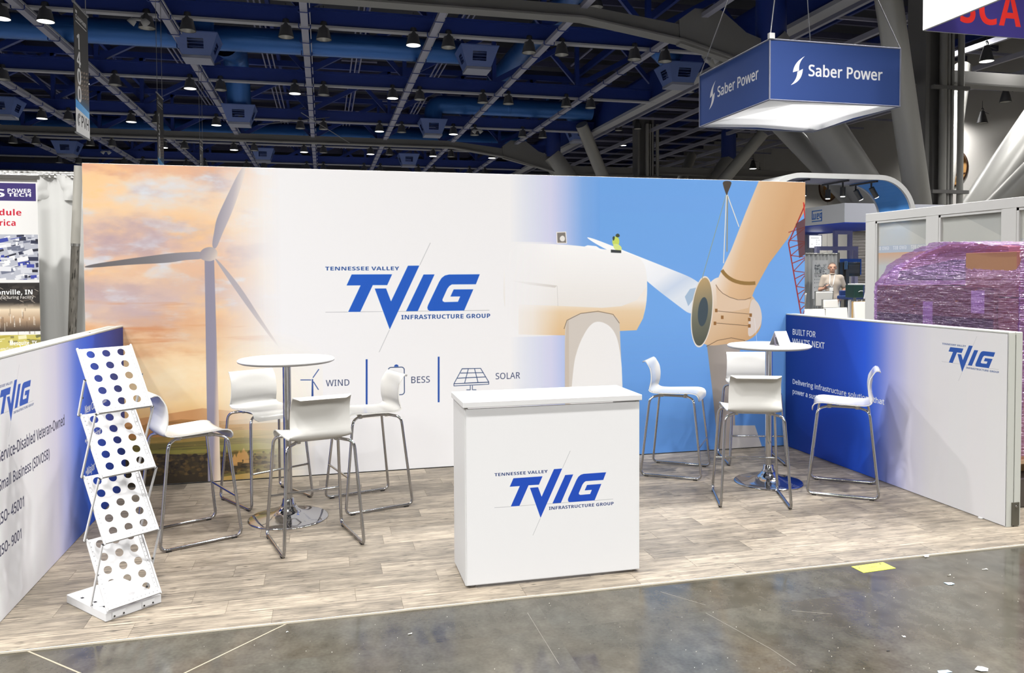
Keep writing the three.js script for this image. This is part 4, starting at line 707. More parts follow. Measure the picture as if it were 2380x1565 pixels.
// ---- aisle banners
function aisleBanner(z, num, label) {
  const w = 0.92, h = 2.45, o = thing('aisle_banner', label, 'banner', [-2.47, 4.38, z], 0, undefined);
  const tex = canvas(384, 1024, (c, W, H) => {
    c.fillStyle = '#2f2d2c'; c.fillRect(0, 0, W, H); const g = c.createLinearGradient(0, H * 0.5, 0, H * 0.84); g.addColorStop(0, 'rgba(47,45,44,0)'); g.addColorStop(0.35, '#6a6059'); g.addColorStop(0.62, '#55565a'); g.addColorStop(1, '#2d6fae'); c.fillStyle = g; c.fillRect(0, H * 0.5, W, H * 0.35);
    c.fillStyle = '#7d7066'; for (let i = 0; i < 7; i++) for (let k = 0; k < 3; k++) { c.save(); c.translate(150 + k * 74 + i * 4, H * 0.5 + i * 34 - k * 12); c.rotate(-0.3); c.fillRect(0, 0, 52, 20); c.strokeStyle = '#2b2826'; c.lineWidth = 3; c.strokeRect(0, 0, 52, 20); c.restore(); }
    const b = c.createLinearGradient(0, 0, W, 0); b.addColorStop(0, '#5aa2e4'); b.addColorStop(1, '#8cc4f2'); c.fillStyle = b; c.beginPath(); c.moveTo(0, H * 0.745); c.lineTo(W, H * 0.785); c.lineTo(W, H * 0.84); c.lineTo(0, H * 0.81); c.fill();
    c.fillStyle = '#eeedec'; c.beginPath(); c.moveTo(0, H * 0.81); c.lineTo(W, H * 0.84); c.lineTo(W, H); c.lineTo(0, H); c.fill();
    c.fillStyle = '#f0efee'; stretchText(c, 'CLEANPOWER', 40, 108, 300, 34); c.fillRect(40, 128, 300, 7); c.fillRect(40, 40, 46, 22); c.font = 'bold 178px sans-serif'; c.textAlign = 'center';
    [...num].forEach((d, i) => { c.save(); c.translate(112, 342 + i * 142); c.scale(1.15, 1); c.fillText(d, 0, 0); c.restore(); });
    c.fillStyle = '#2d2b2b'; if (num === '1400') { c.textAlign = 'left'; stretchText(c, 'PVH', 140, 962, 225, 92, '', 'sans-serif', 3); c.lineWidth = 9; c.strokeStyle = '#2d2b2b'; for (const r of [22, 36, 50]) { c.beginPath(); c.ellipse(92, 918, r * 0.9, r, 0.5, 0.4 + r / 60, 4.2 + r / 60); c.stroke(); } }
  });
  part('fabric', [span(-0.004, 0.004, 0, h, -w, 0)], std({ color: lin(0.04, 0.04, 0.04), roughness: 0.8 }), o);
  part('print', face(V3(0.006, 0, 0), V3(0.006, 0, -w), V3(0.006, h, 0), V3(0.006, h, -w)), std({ map: tex, roughness: 0.7 }), o, 'dark print with stacked white numerals');
  part('top_rod', bar(V3(0, h + 0.02, 0.03), V3(0, h + 0.02, -w - 0.03), 0.025, 0.025, 8), M.wire, o); part('bottom_rod', bar(V3(0, -0.02, 0.01), V3(0, -0.02, -w), 0.02, 0.02, 8), M.wire, o);
  for (const z2 of [-0.1, -w + 0.1]) part('cable', bar(V3(0, h, z2), V3(0, 9.0, z2), 0.008, 0.008, 5), M.wire, o);
}
aisleBanner(-10.4, '1400', 'dark hanging aisle banner numbered 1400 with white PVH foot');
aisleBanner(-18.2, '1500', 'dark hanging aisle banner numbered 1500 rising behind the sunset print');
aisleBanner(-26.3, '1600', 'narrow dark hanging aisle banner farther off beyond banner 1500');

// ---- left neighbour: drape, leaning pole, roll-up banner
function drape(x0, x1, y1, amp, pitch, seed, thick = 0.006) {
  const n = Math.ceil((x1 - x0) / 0.02), m = 12, g = new THREE.PlaneGeometry(x1 - x0, y1, n, m), p = g.attributes.position;
  for (let i = 0; i < p.count; i++) { const x = p.getX(i), v = p.getY(i) / y1 + 0.5, tight = lerp(1, 0.55, v); p.setZ(i, amp * tight * (Math.sin(x / pitch * 6.283 + 1.3 * fbm(x * 1.5, v * 0.7, seed, 2) * 6) + 0.6 * fbm(x * 9, v * 1.5, seed + 4, 3) * 2)); }
  g.translate((x0 + x1) / 2, y1 / 2, 0); g.computeVertexNormals(); return g;
}
{
  const cloth = std({ color: lin(0.70, 0.70, 0.68), roughness: 0.9, side: 2 }), o = thing('drape_wall', 'white pleated pipe-and-drape curtain beyond the sunset print', 'curtain', [0, -0.008, -0.62]);
  part('cloth', drape(-1.7, 0.36, 2.42, 0.035, 0.24, 3), cloth, o);
  const hem = [drape(-1.7, 0.36, 0.05, 0.026, 0.045, 11).translate(0, 2.4, 0.01), drape(-1.7, 0.36, 0.05, 0.02, 0.05, 14).translate(0, 2.4, -0.012)];
  part('gathered_heading', hem, cloth, o, 'gathered white heading on the rail');
  part('rail', bar(V3(-1.7, 2.42, 0), V3(0.36, 2.42, 0), 0.018, 0.018, 8), M.satin, o);
  part('pocket_hem', drape(-1.7, 0.36, 0.2, 0.036, 0.24, 3).translate(0, 2.22, 0.004), cloth, o);
  for (const x of [-1.68, 0.34]) part('foot_post', bar(V3(x, 0, 0.01), V3(x, 2.42, 0.01), 0.016, 0.016, 8), M.satin, o);
}
{
  const a = at(182, 386, 'z', -0.4), b = at(167, 800, 'z', -0.4), d = b.clone().sub(a), foot = a.clone().addScaledVector(d, (a.y - 0.01) / (a.y - b.y)), mid = a.clone().lerp(b, 0.44);
  const o = thing('telescopic_upright', 'scuffed metal telescopic drape upright leaning by the sunset print edge', 'pole', [foot.x, 0.0, foot.z]); const L = (v) => v.clone().sub(V3(foot.x, 0, foot.z));
  const worn = std({ roughness: 0.35, metalness: 0.85, map: dataTex(64, 256, (x, y) => { const v = 150 + 70 * fbm(x / 9, y / 14, 6, 4) - (fbm(x / 5, y / 22, 12, 3) > 0.2 ? 70 : 0); return [v, v * 0.97, v * 0.92]; }, true) });
  part('inner_tube', bar(L(a), L(mid), 0.03, 0.034, 16), std({ color: lin(0.52, 0.50, 0.45), roughness: 0.5, metalness: 0.3 }), o, 'dull cloth-wrapped upper length'); part('outer_tube', bar(L(mid), L(foot), 0.031, 0.031, 16), worn, o, 'scuffed metal lower length');
  part('collar', bar(L(a.clone().lerp(b, 0.435)), L(a.clone().lerp(b, 0.45)), 0.034, 0.034, 16), M.satin, o); part('base_plate', box(0.36, 0.008, 0.16, 0, -0.003, -0.04), M.plateGrey, o);
}
{
  const z = -0.2, tr = at(86, 414, 'z', z), tl = at(-330, 424, 'z', z), w = 0.85, xr = tr.x, xl = xr - w, top = tr.y, o = thing('roll_up_banner', 'white roll-up banner with purple POWER TECH header and factory photos', 'banner', [xl, -0.008, z]);
  const tex = canvas(850, 2048, (c, W, H) => {
    const p = W / w, Y = (v) => (top - at(60, v, 'z', z).y) * p, X = (u, v) => (at(u, v, 'z', z).x - xl) * p; c.fillStyle = '#f3f2f0'; c.fillRect(0, 0, W, H);
    c.fillStyle = '#3a2d6e'; c.fillRect(0, Y(424), X(83, 440), Y(465) - Y(424)); c.fillStyle = '#fff'; const q = (s, u0, u1, v0, v1, col, wt = 'bold') => { c.fillStyle = col; stretchText(c, s, X(u0, v0), Y(v0), X(u1, v0) - X(u0, v0), Y(v0) - Y(v1), wt); };
    q('POWER', 16, 73, 446, 437, '#fff'); q('TECH', 18, 74, 455, 447, '#fff'); q('S', -14, 13, 456, 438, '#fff');
    q('Module', -42, 51, 499, 485, '#c8102e'); q('America', -52, 38, 523, 509, '#c8102e');
    const ph = (v0, v1, base, cols, n, wf) => { c.fillStyle = base; c.fillRect(0, Y(v0), X(wf, v0), Y(v1) - Y(v0)); c.save(); c.beginPath(); c.rect(0, Y(v0), X(wf, v0), Y(v1) - Y(v0)); c.clip(); for (let i = 0; i < n; i++) { c.fillStyle = cols[Math.floor(rnd(cols.length))]; c.save(); c.translate(rnd(0, W), rnd(Y(v0), Y(v1))); c.rotate(rnd(-0.35, 0.1)); c.fillRect(0, 0, rnd(8, 90), rnd(4, 36)); c.restore(); } c.restore(); };
    ph(543, 648, '#b9bcc8', ['#e9eaef', '#f4f4f6', '#6f7488', '#2d3148', '#3b47a0', '#dadce4', '#1e2030'], 260, 88); ph(655, 768, '#2a2624', ['#1a1716', '#3a3430', '#4a423c', '#201c1a'], 120, 93);
    { const g = c.createLinearGradient(0, Y(700), 0, Y(768)); g.addColorStop(0, 'rgba(238,220,190,0)'); g.addColorStop(0.25, '#efdcc0'); g.addColorStop(0.6, '#b89b7e'); g.addColorStop(1, '#3a312c'); c.fillStyle = g; c.fillRect(0, Y(700), X(93, 700), Y(768) - Y(700)); for (let i = 0; i < 90; i++) { c.fillStyle = i & 1 ? 'rgba(255,250,240,0.5)' : 'rgba(90,70,55,0.35)'; c.fillRect(rnd(0, W), rnd(Y(712), Y(760)), rnd(3, 10), rnd(14, 70)); } for (let i = 0; i < 26; i++) { c.strokeStyle = 'rgba(255,244,224,0.7)'; c.lineWidth = 3; c.beginPath(); const x = rnd(0, W), y = rnd(Y(660), Y(705)); c.moveTo(x, y); c.lineTo(x + 26, y + 16); c.stroke(); } }
    ph(776, 870, '#cfc46a', ['#e8df8a', '#b7a94a', '#f0ecc0', '#8d8650', '#d9c93e', '#6f7048'], 220, 96);
    q('Jeffersonville, IN', -62, 77, 682, 671, '#fff'); q('Cell Manufacturing Facility', -44, 78, 692, 685, '#f2eee8', ''); q('Mesquite, TX', 22, 86, 800, 790, '#fff'); q('Module Manufacturing Facility', -40, 80, 810, 804, '#f2eee8', '');
  });
  const h = 2048 / 1000; part('sheet', face(V3(0, top - h, 0), V3(w, top - h, 0), V3(0, top, 0), V3(w, top, 0)), std({ map: tex, roughness: 0.5, side: 2 }), o, 'printed banner sheet');
  part('sheet_back', span(0.002, w - 0.002, top - h, top, -0.004, -0.002), M.white, o);
  part('top_bar', rspan(-0.01, w + 0.015, top - 0.004, top + 0.03, -0.018, 0.014, 0.004), M.satin, o, 'silver top clamp bar'); part('base_cassette', rspan(-0.02, w + 0.02, 0.0, top - h + 0.01, -0.1, 0.1, 0.02), M.satin, o);
}

// ---- right neighbour: white framed glass wall
{
  const o = thing('framed_glass_wall', 'white framed glass partition wall behind the wrapped pallet', 'partition', [9.46, -0.008, 0]), wf = std({ color: lin(0.80, 0.80, 0.79), roughness: 0.4 });
  const zs = [[-3.1, -2.9], [-1.96, -1.75], [-0.82, -0.62], [0.3, 0.48], [1.5, 1.7]], H = 2.424;
  part('rail', rspan(0, 0.07, 2.31, H, -3.1, 1.7), wf, o); part('rail', rspan(0, 0.07, 0, 0.12, -3.1, 1.7), wf, o);
  for (const [a, b] of zs) part('post', rspan(0, 0.07, 0.12, 2.31, a, b), wf, o);
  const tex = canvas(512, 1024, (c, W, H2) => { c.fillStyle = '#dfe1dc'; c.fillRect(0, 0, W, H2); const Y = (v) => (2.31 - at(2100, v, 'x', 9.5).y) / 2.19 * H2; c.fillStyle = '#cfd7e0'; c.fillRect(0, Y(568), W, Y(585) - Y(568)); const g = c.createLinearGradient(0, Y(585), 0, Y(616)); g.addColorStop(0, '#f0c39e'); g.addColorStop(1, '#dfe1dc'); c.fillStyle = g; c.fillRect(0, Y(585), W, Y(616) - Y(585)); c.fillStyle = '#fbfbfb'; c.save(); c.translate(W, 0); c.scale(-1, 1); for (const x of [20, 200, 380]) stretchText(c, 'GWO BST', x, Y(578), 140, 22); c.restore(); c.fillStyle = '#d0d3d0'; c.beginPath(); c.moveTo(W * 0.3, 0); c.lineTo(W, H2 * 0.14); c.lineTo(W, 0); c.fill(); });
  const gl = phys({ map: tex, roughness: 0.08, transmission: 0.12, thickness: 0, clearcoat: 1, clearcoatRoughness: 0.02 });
  for (let i = 0; i < 4; i++) part('pane', face(V3(0.03, 0.12, zs[i][1]), V3(0.03, 0.12, zs[i + 1][0]), V3(0.03, 2.31, zs[i][1]), V3(0.03, 2.31, zs[i + 1][0])), gl, o, 'glossy backed glass pane with reversed lettering');
  for (let i = 0; i < 4; i++) part('pane_bead', [span(0.005, 0.03, 0.12, 2.31, zs[i][1], zs[i][1] + 0.03), span(0.005, 0.03, 2.28, 2.31, zs[i][1], zs[i + 1][0])], wf, o);
}
// ---- wrapped pallet
{
  const X = 6.62, D = 0.95, P = (u, v) => { const p = at(u, v, 'x', X); return [p.z, p.y]; };
  const o = thing('wrapped_pallet', 'pallet of cartons wrapped in wrinkled purple stretch film', 'pallet', [X, 0, 0]);
  const zl = P(2035, 700)[0], zr = P(2308, 700)[0];
  const wood = std({ color: lin(0.52, 0.36, 0.20), roughness: 0.8 }), card = std({ color: lin(0.42, 0.22, 0.12), roughness: 0.85 }), card2 = std({ color: lin(0.55, 0.33, 0.17), roughness: 0.85 }), dark = std({ color: lin(0.05, 0.03, 0.07), roughness: 0.7 });
  for (let i = 0; i < 5; i++) part('deck_board', rspan(0.02 + i * 0.19, 0.02 + i * 0.19 + 0.12, 0.3, 0.33, zl, zr + 0.2, 0.003), wood, o);
  for (let i = 0; i < 3; i++) part('stringer', rspan(0.02, D - 0.02, 0.2, 0.3, zl + 0.05 + i * (zr - zl) / 2.2, zl + 0.14 + i * (zr - zl) / 2.2, 0.003), wood, o);
  part('lower_crate', rspan(0.03, D - 0.03, 0.0, 0.2, zl + 0.02, zr + 0.19, 0.01), std({ color: lin(0.06, 0.05, 0.04), roughness: 0.7 }), o, 'dark low crate under the pallet');
  const yT = P(2035, 660)[1], yB = P(2035, 722)[1];
  const cart = canvas(1024, 768, (c, W, H) => { const h = yT - 0.33, y = (v) => (yT - v) / h * H; c.fillStyle = '#8a5a48'; c.fillRect(0, 0, W, H); c.fillStyle = 'rgba(60,36,28,0.16)'; for (let i = 0; i < 60; i++) c.fillRect(0, rnd(0, H), W, rnd(1, 3)); c.fillStyle = '#43303c'; c.fillRect(0, y(yB), W, H * 0.16); c.fillStyle = '#c4a9a6'; stretchText(c, 'NICE TO MEET YOU!', W * 0.58, y(yB) + H * 0.1, W * 0.37, H * 0.045, ''); c.lineWidth = 5; c.strokeStyle = '#b39aa0'; for (const x of [0.53, 0.06]) { c.beginPath(); c.arc(W * x, y(yB) + H * 0.075, H * 0.026, 0, 7); c.stroke(); } c.fillStyle = '#e8dcea'; c.fillRect(W * 0.44, H * 0.1, W * 0.085, H * 0.22); c.fillRect(W * 0.835, H * 0.02, W * 0.1, H * 0.14); c.fillStyle = '#8d7f9a'; for (let i = 0; i < 6; i++) c.fillRect(W * 0.45, H * (0.2 + i * 0.016), W * (0.03 + 0.03 * ((i * 7) % 3) / 2), 4); });
  const body = part('carton', rspan(0.01, D - 0.02, 0.33, yT - 0.01, zl + 0.01, zr, 0.004), card, o, 'brown carton'); part('carton_print', face(V3(0.006, 0.33, zl + 0.012), V3(0.006, 0.33, zr - 0.002), V3(0.006, yT - 0.012, zl + 0.012), V3(0.006, yT - 0.012, zr - 0.002)), std({ map: cart, roughness: 0.8 }), body, 'brown carton side with dark printed band');
  part('carton', rspan(0.02, D - 0.05, 0.33, 1.06, zr + 0.012, zr + 0.19, 0.004), card2, o); part('carton', rspan(0.03, D - 0.06, 1.07, 1.42, zr + 0.012, zr + 0.17, 0.004), card, o); part('carton', rspan(0.05, D - 0.1, 1.43, 1.74, zr - 0.3, zr + 0.14, 0.004), card, o);
  const q = [[2055, 640], [2062, 622], [2106, 594], [2168, 568], [2245, 566], [2306, 574], [2306, 655], [2058, 655]].map((p) => P(...p));
  // dark roll and slanted board on top of the carton
  const top = plate(q.slice(0, 6).concat([[P(2306, 600)[0], P(2306, 600)[1]], [P(2180, 604)[0], P(2180, 604)[1]], [P(2066, 628)[0], P(2066, 628)[1]]]).map(([z, y]) => [-z, y]), D * 0.6).rotateY(Math.PI / 2).translate(0.14, 0, 0); part('slanted_carton', top, card2, o, 'flattened tan carton on top');
  part('dark_bundle', plate([P(2062, 652), P(2066, 630), P(2180, 606), P(2300, 598), P(2300, 652)].map(([z, y]) => [-z, y]), D * 0.6).rotateY(Math.PI / 2).translate(0.1, 0, 0), dark, o, 'dark padded bundle');
  for (let k = 0; k < 3; k++) { const c = at(2248 + k * 8.5, 575, 'x', X + 0.5); part('cable_loop', new THREE.TorusGeometry(0.035, 0.003, 6, 20, Math.PI).rotateY(Math.PI / 2).translate(0.5, c.y, c.z), M.black, o, 'thin black cable loop'); }
  // stretch film: creased shell round the load
  const outl = [[zl - 0.008, 0.36], [zl - 0.008, yT], ...q.slice(0, 6).map(([z, y]) => [z - 0.004, y + 0.006]), [zr + 0.22, P(2306, 576)[1] + 0.01], [zr + 0.225, 0.36]];
  const pts = []; for (let i = 0; i < outl.length - 1; i++) { const a = outl[i], b = outl[i + 1], n = Math.max(1, Math.ceil(Math.hypot(b[0] - a[0], b[1] - a[1]) / 0.014)); for (let k = 0; k < n; k++) pts.push([lerp(a[0], b[0], k / n), lerp(a[1], b[1], k / n)]); } pts.push(outl[outl.length - 1]);
  const ridge = (x, y, z) => 1 - Math.min(1, Math.abs(fbm(x, y, z, 3)) * 5), wrk = (a, b, s) => 0.010 * fbm(a * 3.2, b * 22, s, 3) + 0.007 * ridge(a * 5 + b * 3, b * 17, s + 3) + 0.006 * ridge(a * 16, b * 26 - a * 8, s + 7);
  const NX = 60, pos = [], idx = []; for (const [z, y] of pts) for (let i = 0; i <= NX; i++) { const x = -0.01 + i / NX * D; pos.push(x, y + wrk(x, z, 5), z + wrk(x, y, 9)); }
  for (let r = 0; r < pts.length - 1; r++) for (let i = 0; i < NX; i++) { const a = r * (NX + 1) + i; idx.push(a, a + 1, a + NX + 2, a, a + NX + 2, a + NX + 1); }
  // long side facing the aisle side wall
  const yTop = (z) => { let y = yT; for (let i = 1; i < outl.length - 1; i++) if (z >= outl[i][0] && z <= outl[i + 1][0]) y = lerp(outl[i][1], outl[i + 1][1], (z - outl[i][0]) / Math.max(1e-4, outl[i + 1][0] - outl[i][0])); return y; };
  const base = pos.length / 3, NZ = 170, NY = 170; for (let j = 0; j <= NZ; j++) { const z = lerp(zl - 0.008, zr + 0.225, j / NZ), yt = yTop(z); for (let i = 0; i <= NY; i++) { const y = lerp(0.36, yt, i / NY); pos.push(-0.012 + (y > yT ? 0.12 * smooth(yT, yT + 0.25, y) : 0) + wrk(z, y, 2) * 1.3, y, z); } }
  for (let j = 0; j < NZ; j++) for (let i = 0; i < NY; i++) { const a = base + j * (NY + 1) + i; idx.push(a, a + 1, a + NY + 2, a, a + NY + 2, a + NY + 1); }
  const g = new THREE.BufferGeometry(); g.setAttribute('position', new THREE.Float32BufferAttribute(pos, 3)); const uv = []; for (let i = 0; i < pos.length; i += 3) uv.push(pos[i] + pos[i + 2], pos[i + 1]); g.setAttribute('uv', new THREE.Float32BufferAttribute(uv, 2)); g.setIndex(idx); g.computeVertexNormals();
  const fb = dataTex(512, 512, (x, y) => 128 + 120 * fbm(x / 70, y / 7, 3, 4) + 60 * fbm(x / 12, y / 12, 8, 3)); fb.repeat.set(1.4, 1.4);
  part('stretch_film', g, phys({ color: lin(0.74, 0.54, 0.86), roughness: 0.23, transmission: 0.8, thickness: 0, specularIntensity: 1, ior: 1.8, bumpMap: fb, bumpScale: 0.03, side: 2 }), o, 'wrinkled purple stretch film');
}

// ---- arch portal of the stand behind
{
  const z1 = -9, d = 1.15, xR = 15.32, xL = 11.4, yT = 3.8, r = 0.95, t = 0.11, o = thing('arch_portal', 'white rounded arch portal with blue inner print and track spotlights', 'arch', [0, 0.0025, z1]);
  const outl = (k) => { const a = []; a.push([xR - k, 0]); for (let i = 0; i <= 12; i++) { const f = i / 12 * Math.PI / 2; a.push([xR - r + (r - k) * Math.cos(f), yT - r + (r - k) * Math.sin(f)]); } for (let i = 0; i <= 12; i++) { const f = Math.PI / 2 + i / 12 * Math.PI / 2; a.push([xL + r + (r - k) * Math.cos(f), yT - r + (r - k) * Math.sin(f)]); } a.push([xL + k, 0]); return a; };
  const ring = (k0, k1, dep) => plate([...outl(k0), ...outl(k1).reverse()], dep);
  part('front_edge', ring(0, t, 0.06).translate(0, 0, -0.06), M.white, o, 'white rounded front edge'); part('rear_edge', ring(0, t, 0.05).translate(0, 0, -d), M.white, o, 'white rounded rear edge'); part('outer_skin', ring(0, 0.02, d - 0.06).translate(0, 0, -d), M.white, o);
  const half = outl(t - 0.02), strip = (from, to, mat, label) => { const pos = [], uvs = []; for (let i = from; i < to; i++) { const [x0, y0] = half[i], [x1, y1] = half[i + 1]; for (const [x, y, z, u] of [[x0, y0, -d + 0.05, 0], [x0, y0, -0.06, 1], [x1, y1, -0.06, 1], [x0, y0, -d + 0.05, 0], [x1, y1, -0.06, 1], [x1, y1, -d + 0.05, 0]]) { pos.push(x, y, z); uvs.push(u, y / yT); } } const g = new THREE.BufferGeometry(); g.setAttribute('position', new THREE.Float32BufferAttribute(pos, 3)); g.setAttribute('uv', new THREE.Float32BufferAttribute(uvs, 2)); g.computeVertexNormals(); part('inner_lining', g, mat, o, label); };
  const tex = canvas(512, 1024, (c, W, H) => { c.fillStyle = '#4a8fd8'; c.fillRect(0, 0, W, H); c.fillStyle = '#f4f6f8'; boltIcon(c, 36, H * 0.262, 92); stretchText(c, 'Saber Power', 112, H * 0.305, 350, 40); });
  strip(0, 13, std({ map: tex, roughness: 0.6, side: 2 }), 'blue printed inner lining'); strip(13, 14, std({ color: lin(0.34, 0.33, 0.40), roughness: 0.7, side: 2 }), 'mauve-grey inner ceiling'); strip(14, 27, std({ map: tex, roughness: 0.6, side: 2 }));
  for (const x of [12.6, 13.6, 14.35]) { const tr = part('light_track', box(0.05, 0.04, d - 0.2, x, yT - t - 0.02, -d / 2), M.black, o); for (const z of [-0.3, -0.85]) part('spot_head', [bar(V3(x, yT - t - 0.03, z), V3(x, yT - t - 0.16, z), 0.02, 0.02, 8), bar(V3(x, yT - t - 0.15, z), V3(x + (x > 14 ? 0.14 : 0), yT - t - 0.36, z), 0.06, 0.06, 12)], M.black, tr, 'black spotlight head');
    for (const z of [-0.3, -0.85]) { const k = x > 14 ? 0.14 : 0, ly = yT - t - 0.365; part('spot_lens', new THREE.CylinderGeometry(0.05, 0.05, 0.012, 14).rotateZ(k * 3.7).translate(x + k * 1.03, ly, z), std({ color: 0x000000, emissive: lin(1, 0.97, 0.92), emissiveIntensity: 60 }), tr, 'glowing lens'); const sp = new THREE.SpotLight(lin(1, 0.97, 0.92), 80, 0, 1.0, 0.7, 2); sp.position.set(x + k * 1.08, ly - 0.03, z1 + z); sp.target.position.set(x + k * 9, 0.8, z1 + z); sp.castShadow = true; sp.shadow.radius = 2.5; sp.name = 'arch_spot'; scene.add(sp, sp.target); } }
}

// ---- stand with grey header box
{
  const zc = -13.5, c0 = at(1963, 472, 'z', zc), yb = at(1963, 517, 'z', zc).y, o = thing('header_stand', 'grey header box stand with blue underside and blue square logo', 'exhibition stand', [c0.x, 0.0025, zc]), y1 = c0.y, L = 6.5, Wd = 3.4;
  const g1 = std({ color: lin(0.50, 0.51, 0.52), roughness: 0.6 }), bl = std({ color: lin(0.01, 0.06, 0.55), roughness: 0.5 });
  part('header', span(0, Wd, yb, y1, -L, 0), std({ color: lin(0.66, 0.68, 0.76), roughness: 0.6 }), o, 'pale header box');
  part('underside', span(0.004, Wd - 0.01, yb - 0.02, yb, -L + 0.01, -0.004), bl, o, 'bright blue underside');
  const tex = canvas(1024, Math.round(1024 * (y1 - yb) / L), (c, W, H) => { c.fillStyle = '#bfc1c4'; c.fillRect(0, 0, W, H); c.fillStyle = '#1d4f94'; const p = W / L, X = (u) => (at(u, 500, 'x', c0.x).z - zc + L) * p, x0 = X(1887), x1 = X(1911), w = x1 - x0, y = H * 0.2, h = H * 0.62, b = h * 0.085; c.fillRect(x0, y, w, b); c.fillRect(x0, y + h - b, w, b); const R = (a, q, cw, ch) => c.fillRect(x0 + w * a, y + h * q, w * cw, h * ch); R(0, 0, 0.09, 0.78); R(0, 0.7, 0.4, 0.09); R(0.16, 0.28, 0.08, 0.45); R(0.32, 0.28, 0.08, 0.5); R(0.48, 0.28, 0.08, 0.5); R(0.48, 0.28, 0.22, 0.09); R(0.48, 0.48, 0.22, 0.08); R(0.62, 0.28, 0.08, 0.26); R(0.48, 0.7, 0.22, 0.09); R(0.76, 0.28, 0.08, 0.42); R(0.76, 0.28, 0.24, 0.09); R(0.76, 0.62, 0.24, 0.09); R(0.91, 0.22, 0.09, 0.7); });
  part('printed_side', face(V3(-0.004, yb, -L), V3(-0.004, yb, 0), V3(-0.004, y1, -L), V3(-0.004, y1, 0)), std({ map: tex, roughness: 0.6 }), o, 'grey header side with blue logo');
  // posts carry the header
  for (const [x, z] of [[Wd - 0.12, -0.12], [Wd - 0.12, -L + 0.3]]) part('post', span(x - 0.06, x + 0.06, 0, yb, z - 0.06, z + 0.06), M.white, o);
  part('rear_wall', span(0.02, Wd - 0.02, 0, yb, -L, -L + 0.1), std({ color: lin(0.62, 0.63, 0.65), roughness: 0.7 }), o, 'pale grey stand wall');
}
{ // backlit notice panel, lilac portal frames, roller shutter behind
  const z = -18.4, a = at(1880, 576, 'z', z), b = at(1908, 548, 'z', z), o = thing('backlit_notice', 'glowing white notice panel on the grey stand wall', 'notice panel', [(a.x + b.x) / 2, (a.y + b.y) / 2, z]), w = b.x - a.x, h = b.y - a.y;
  const tex = canvas(256, 256, (c) => { c.fillStyle = '#ffffff'; c.fillRect(0, 0, 256, 256); c.fillStyle = '#50545c'; c.fillRect(26, 50, 180, 8); for (const [x, y] of [[140, 95], [190, 95], [140, 135], [140, 180], [40, 180], [190, 180]]) c.fillRect(x, y, 30, 7); });
  part('lit_face', new THREE.PlaneGeometry(w, h).translate(0, 0, 0.03), std({ color: 0x000000, emissive: 0xffffff, emissiveMap: tex, emissiveIntensity: 16 }), o, 'glowing printed face'); part('case', box(w + 0.06, h + 0.06, 0.06, 0, 0, -0.005), M.white, o);
  part('support', [box(0.06, 8, 0.05, -w / 4, -h / 2 - 4, -0.03).scale(1, (a.y) / 8, 1)].map(() => box(0.08, a.y, 0.05, 0, -h / 2 - a.y / 2, -0.02)), M.white, o);
  const L = new THREE.RectAreaLight(0xffffff, 16, w, h); L.position.set(o.position.x, o.position.y, z + 0.05); L.lookAt(o.position.x, o.position.y, z + 2); L.name = 'notice_light'; scene.add(L);
  const lil = std({ color: lin(0.62, 0.62, 0.85), roughness: 0.5 });
  const frame = (u0, u1, v, zz, label) => { const p = at(u0, v, 'z', zz), q = at(u1, v, 'z', zz), f = thing('portal_frame', label, 'frame', [p.x, 0.0025, zz]), W = q.x - p.x; for (const x of [0.06, W - 0.06]) part('post', rspan(x - 0.06, x + 0.06, 0, p.y, -0.06, 0.06), lil, f); part('lintel', rspan(0, W, p.y, p.y + 0.12, -0.06, 0.06), lil, f); };
  frame(1938, 1979, 545, -16.5, 'tall lilac-lit portal frame in front of the grey shutter'); frame(1895, 1992, 582, -15.6, 'wide low white portal frame behind the drape');
  const s0 = at(1981, 540, 'z', -21.2), s1 = at(2060, 540, 'z', -21.2), sh = thing('roller_shutter', 'grey ribbed roller shutter door beyond the portal frames', 'shutter', [s0.x, 0.0025, -21.2]), W = s1.x - s0.x; const sm = std({ color: lin(0.30, 0.28, 0.27), roughness: 0.5 });
  for (let i = 0; i < 26; i++) part('slat', rbox(W, 0.118, 0.05, W / 2, 0.07 + i * 0.125, 0, 0.02), sm, sh); part('hood', box(W + 0.2, 0.4, 0.3, W / 2, 3.5, 0), sm, sh);
  for (const x of [-0.06, W + 0.06]) part('guide', box(0.12, 3.4, 0.14, x, 1.7, 0), sm, sh);
  const bs0 = at(1964, 602, 'z', -15.0), bs = thing('blue_logo_panel', 'small white and blue sign panel behind the dark screen', 'sign', [bs0.x, 0.0025, -15.0]); part('panel', box(0.75, 0.5, 0.04, 0.2, bs0.y - 0.25, 0), std({ color: lin(0.02, 0.10, 0.45), roughness: 0.6 }), bs); part('white_square', box(0.16, 0.3, 0.05, 0.22, bs0.y - 0.3, 0.005), M.white, bs); part('post', box(0.06, bs0.y - 0.4, 0.04, 0.2, (bs0.y - 0.4) / 2, -0.03), M.white, bs);
}
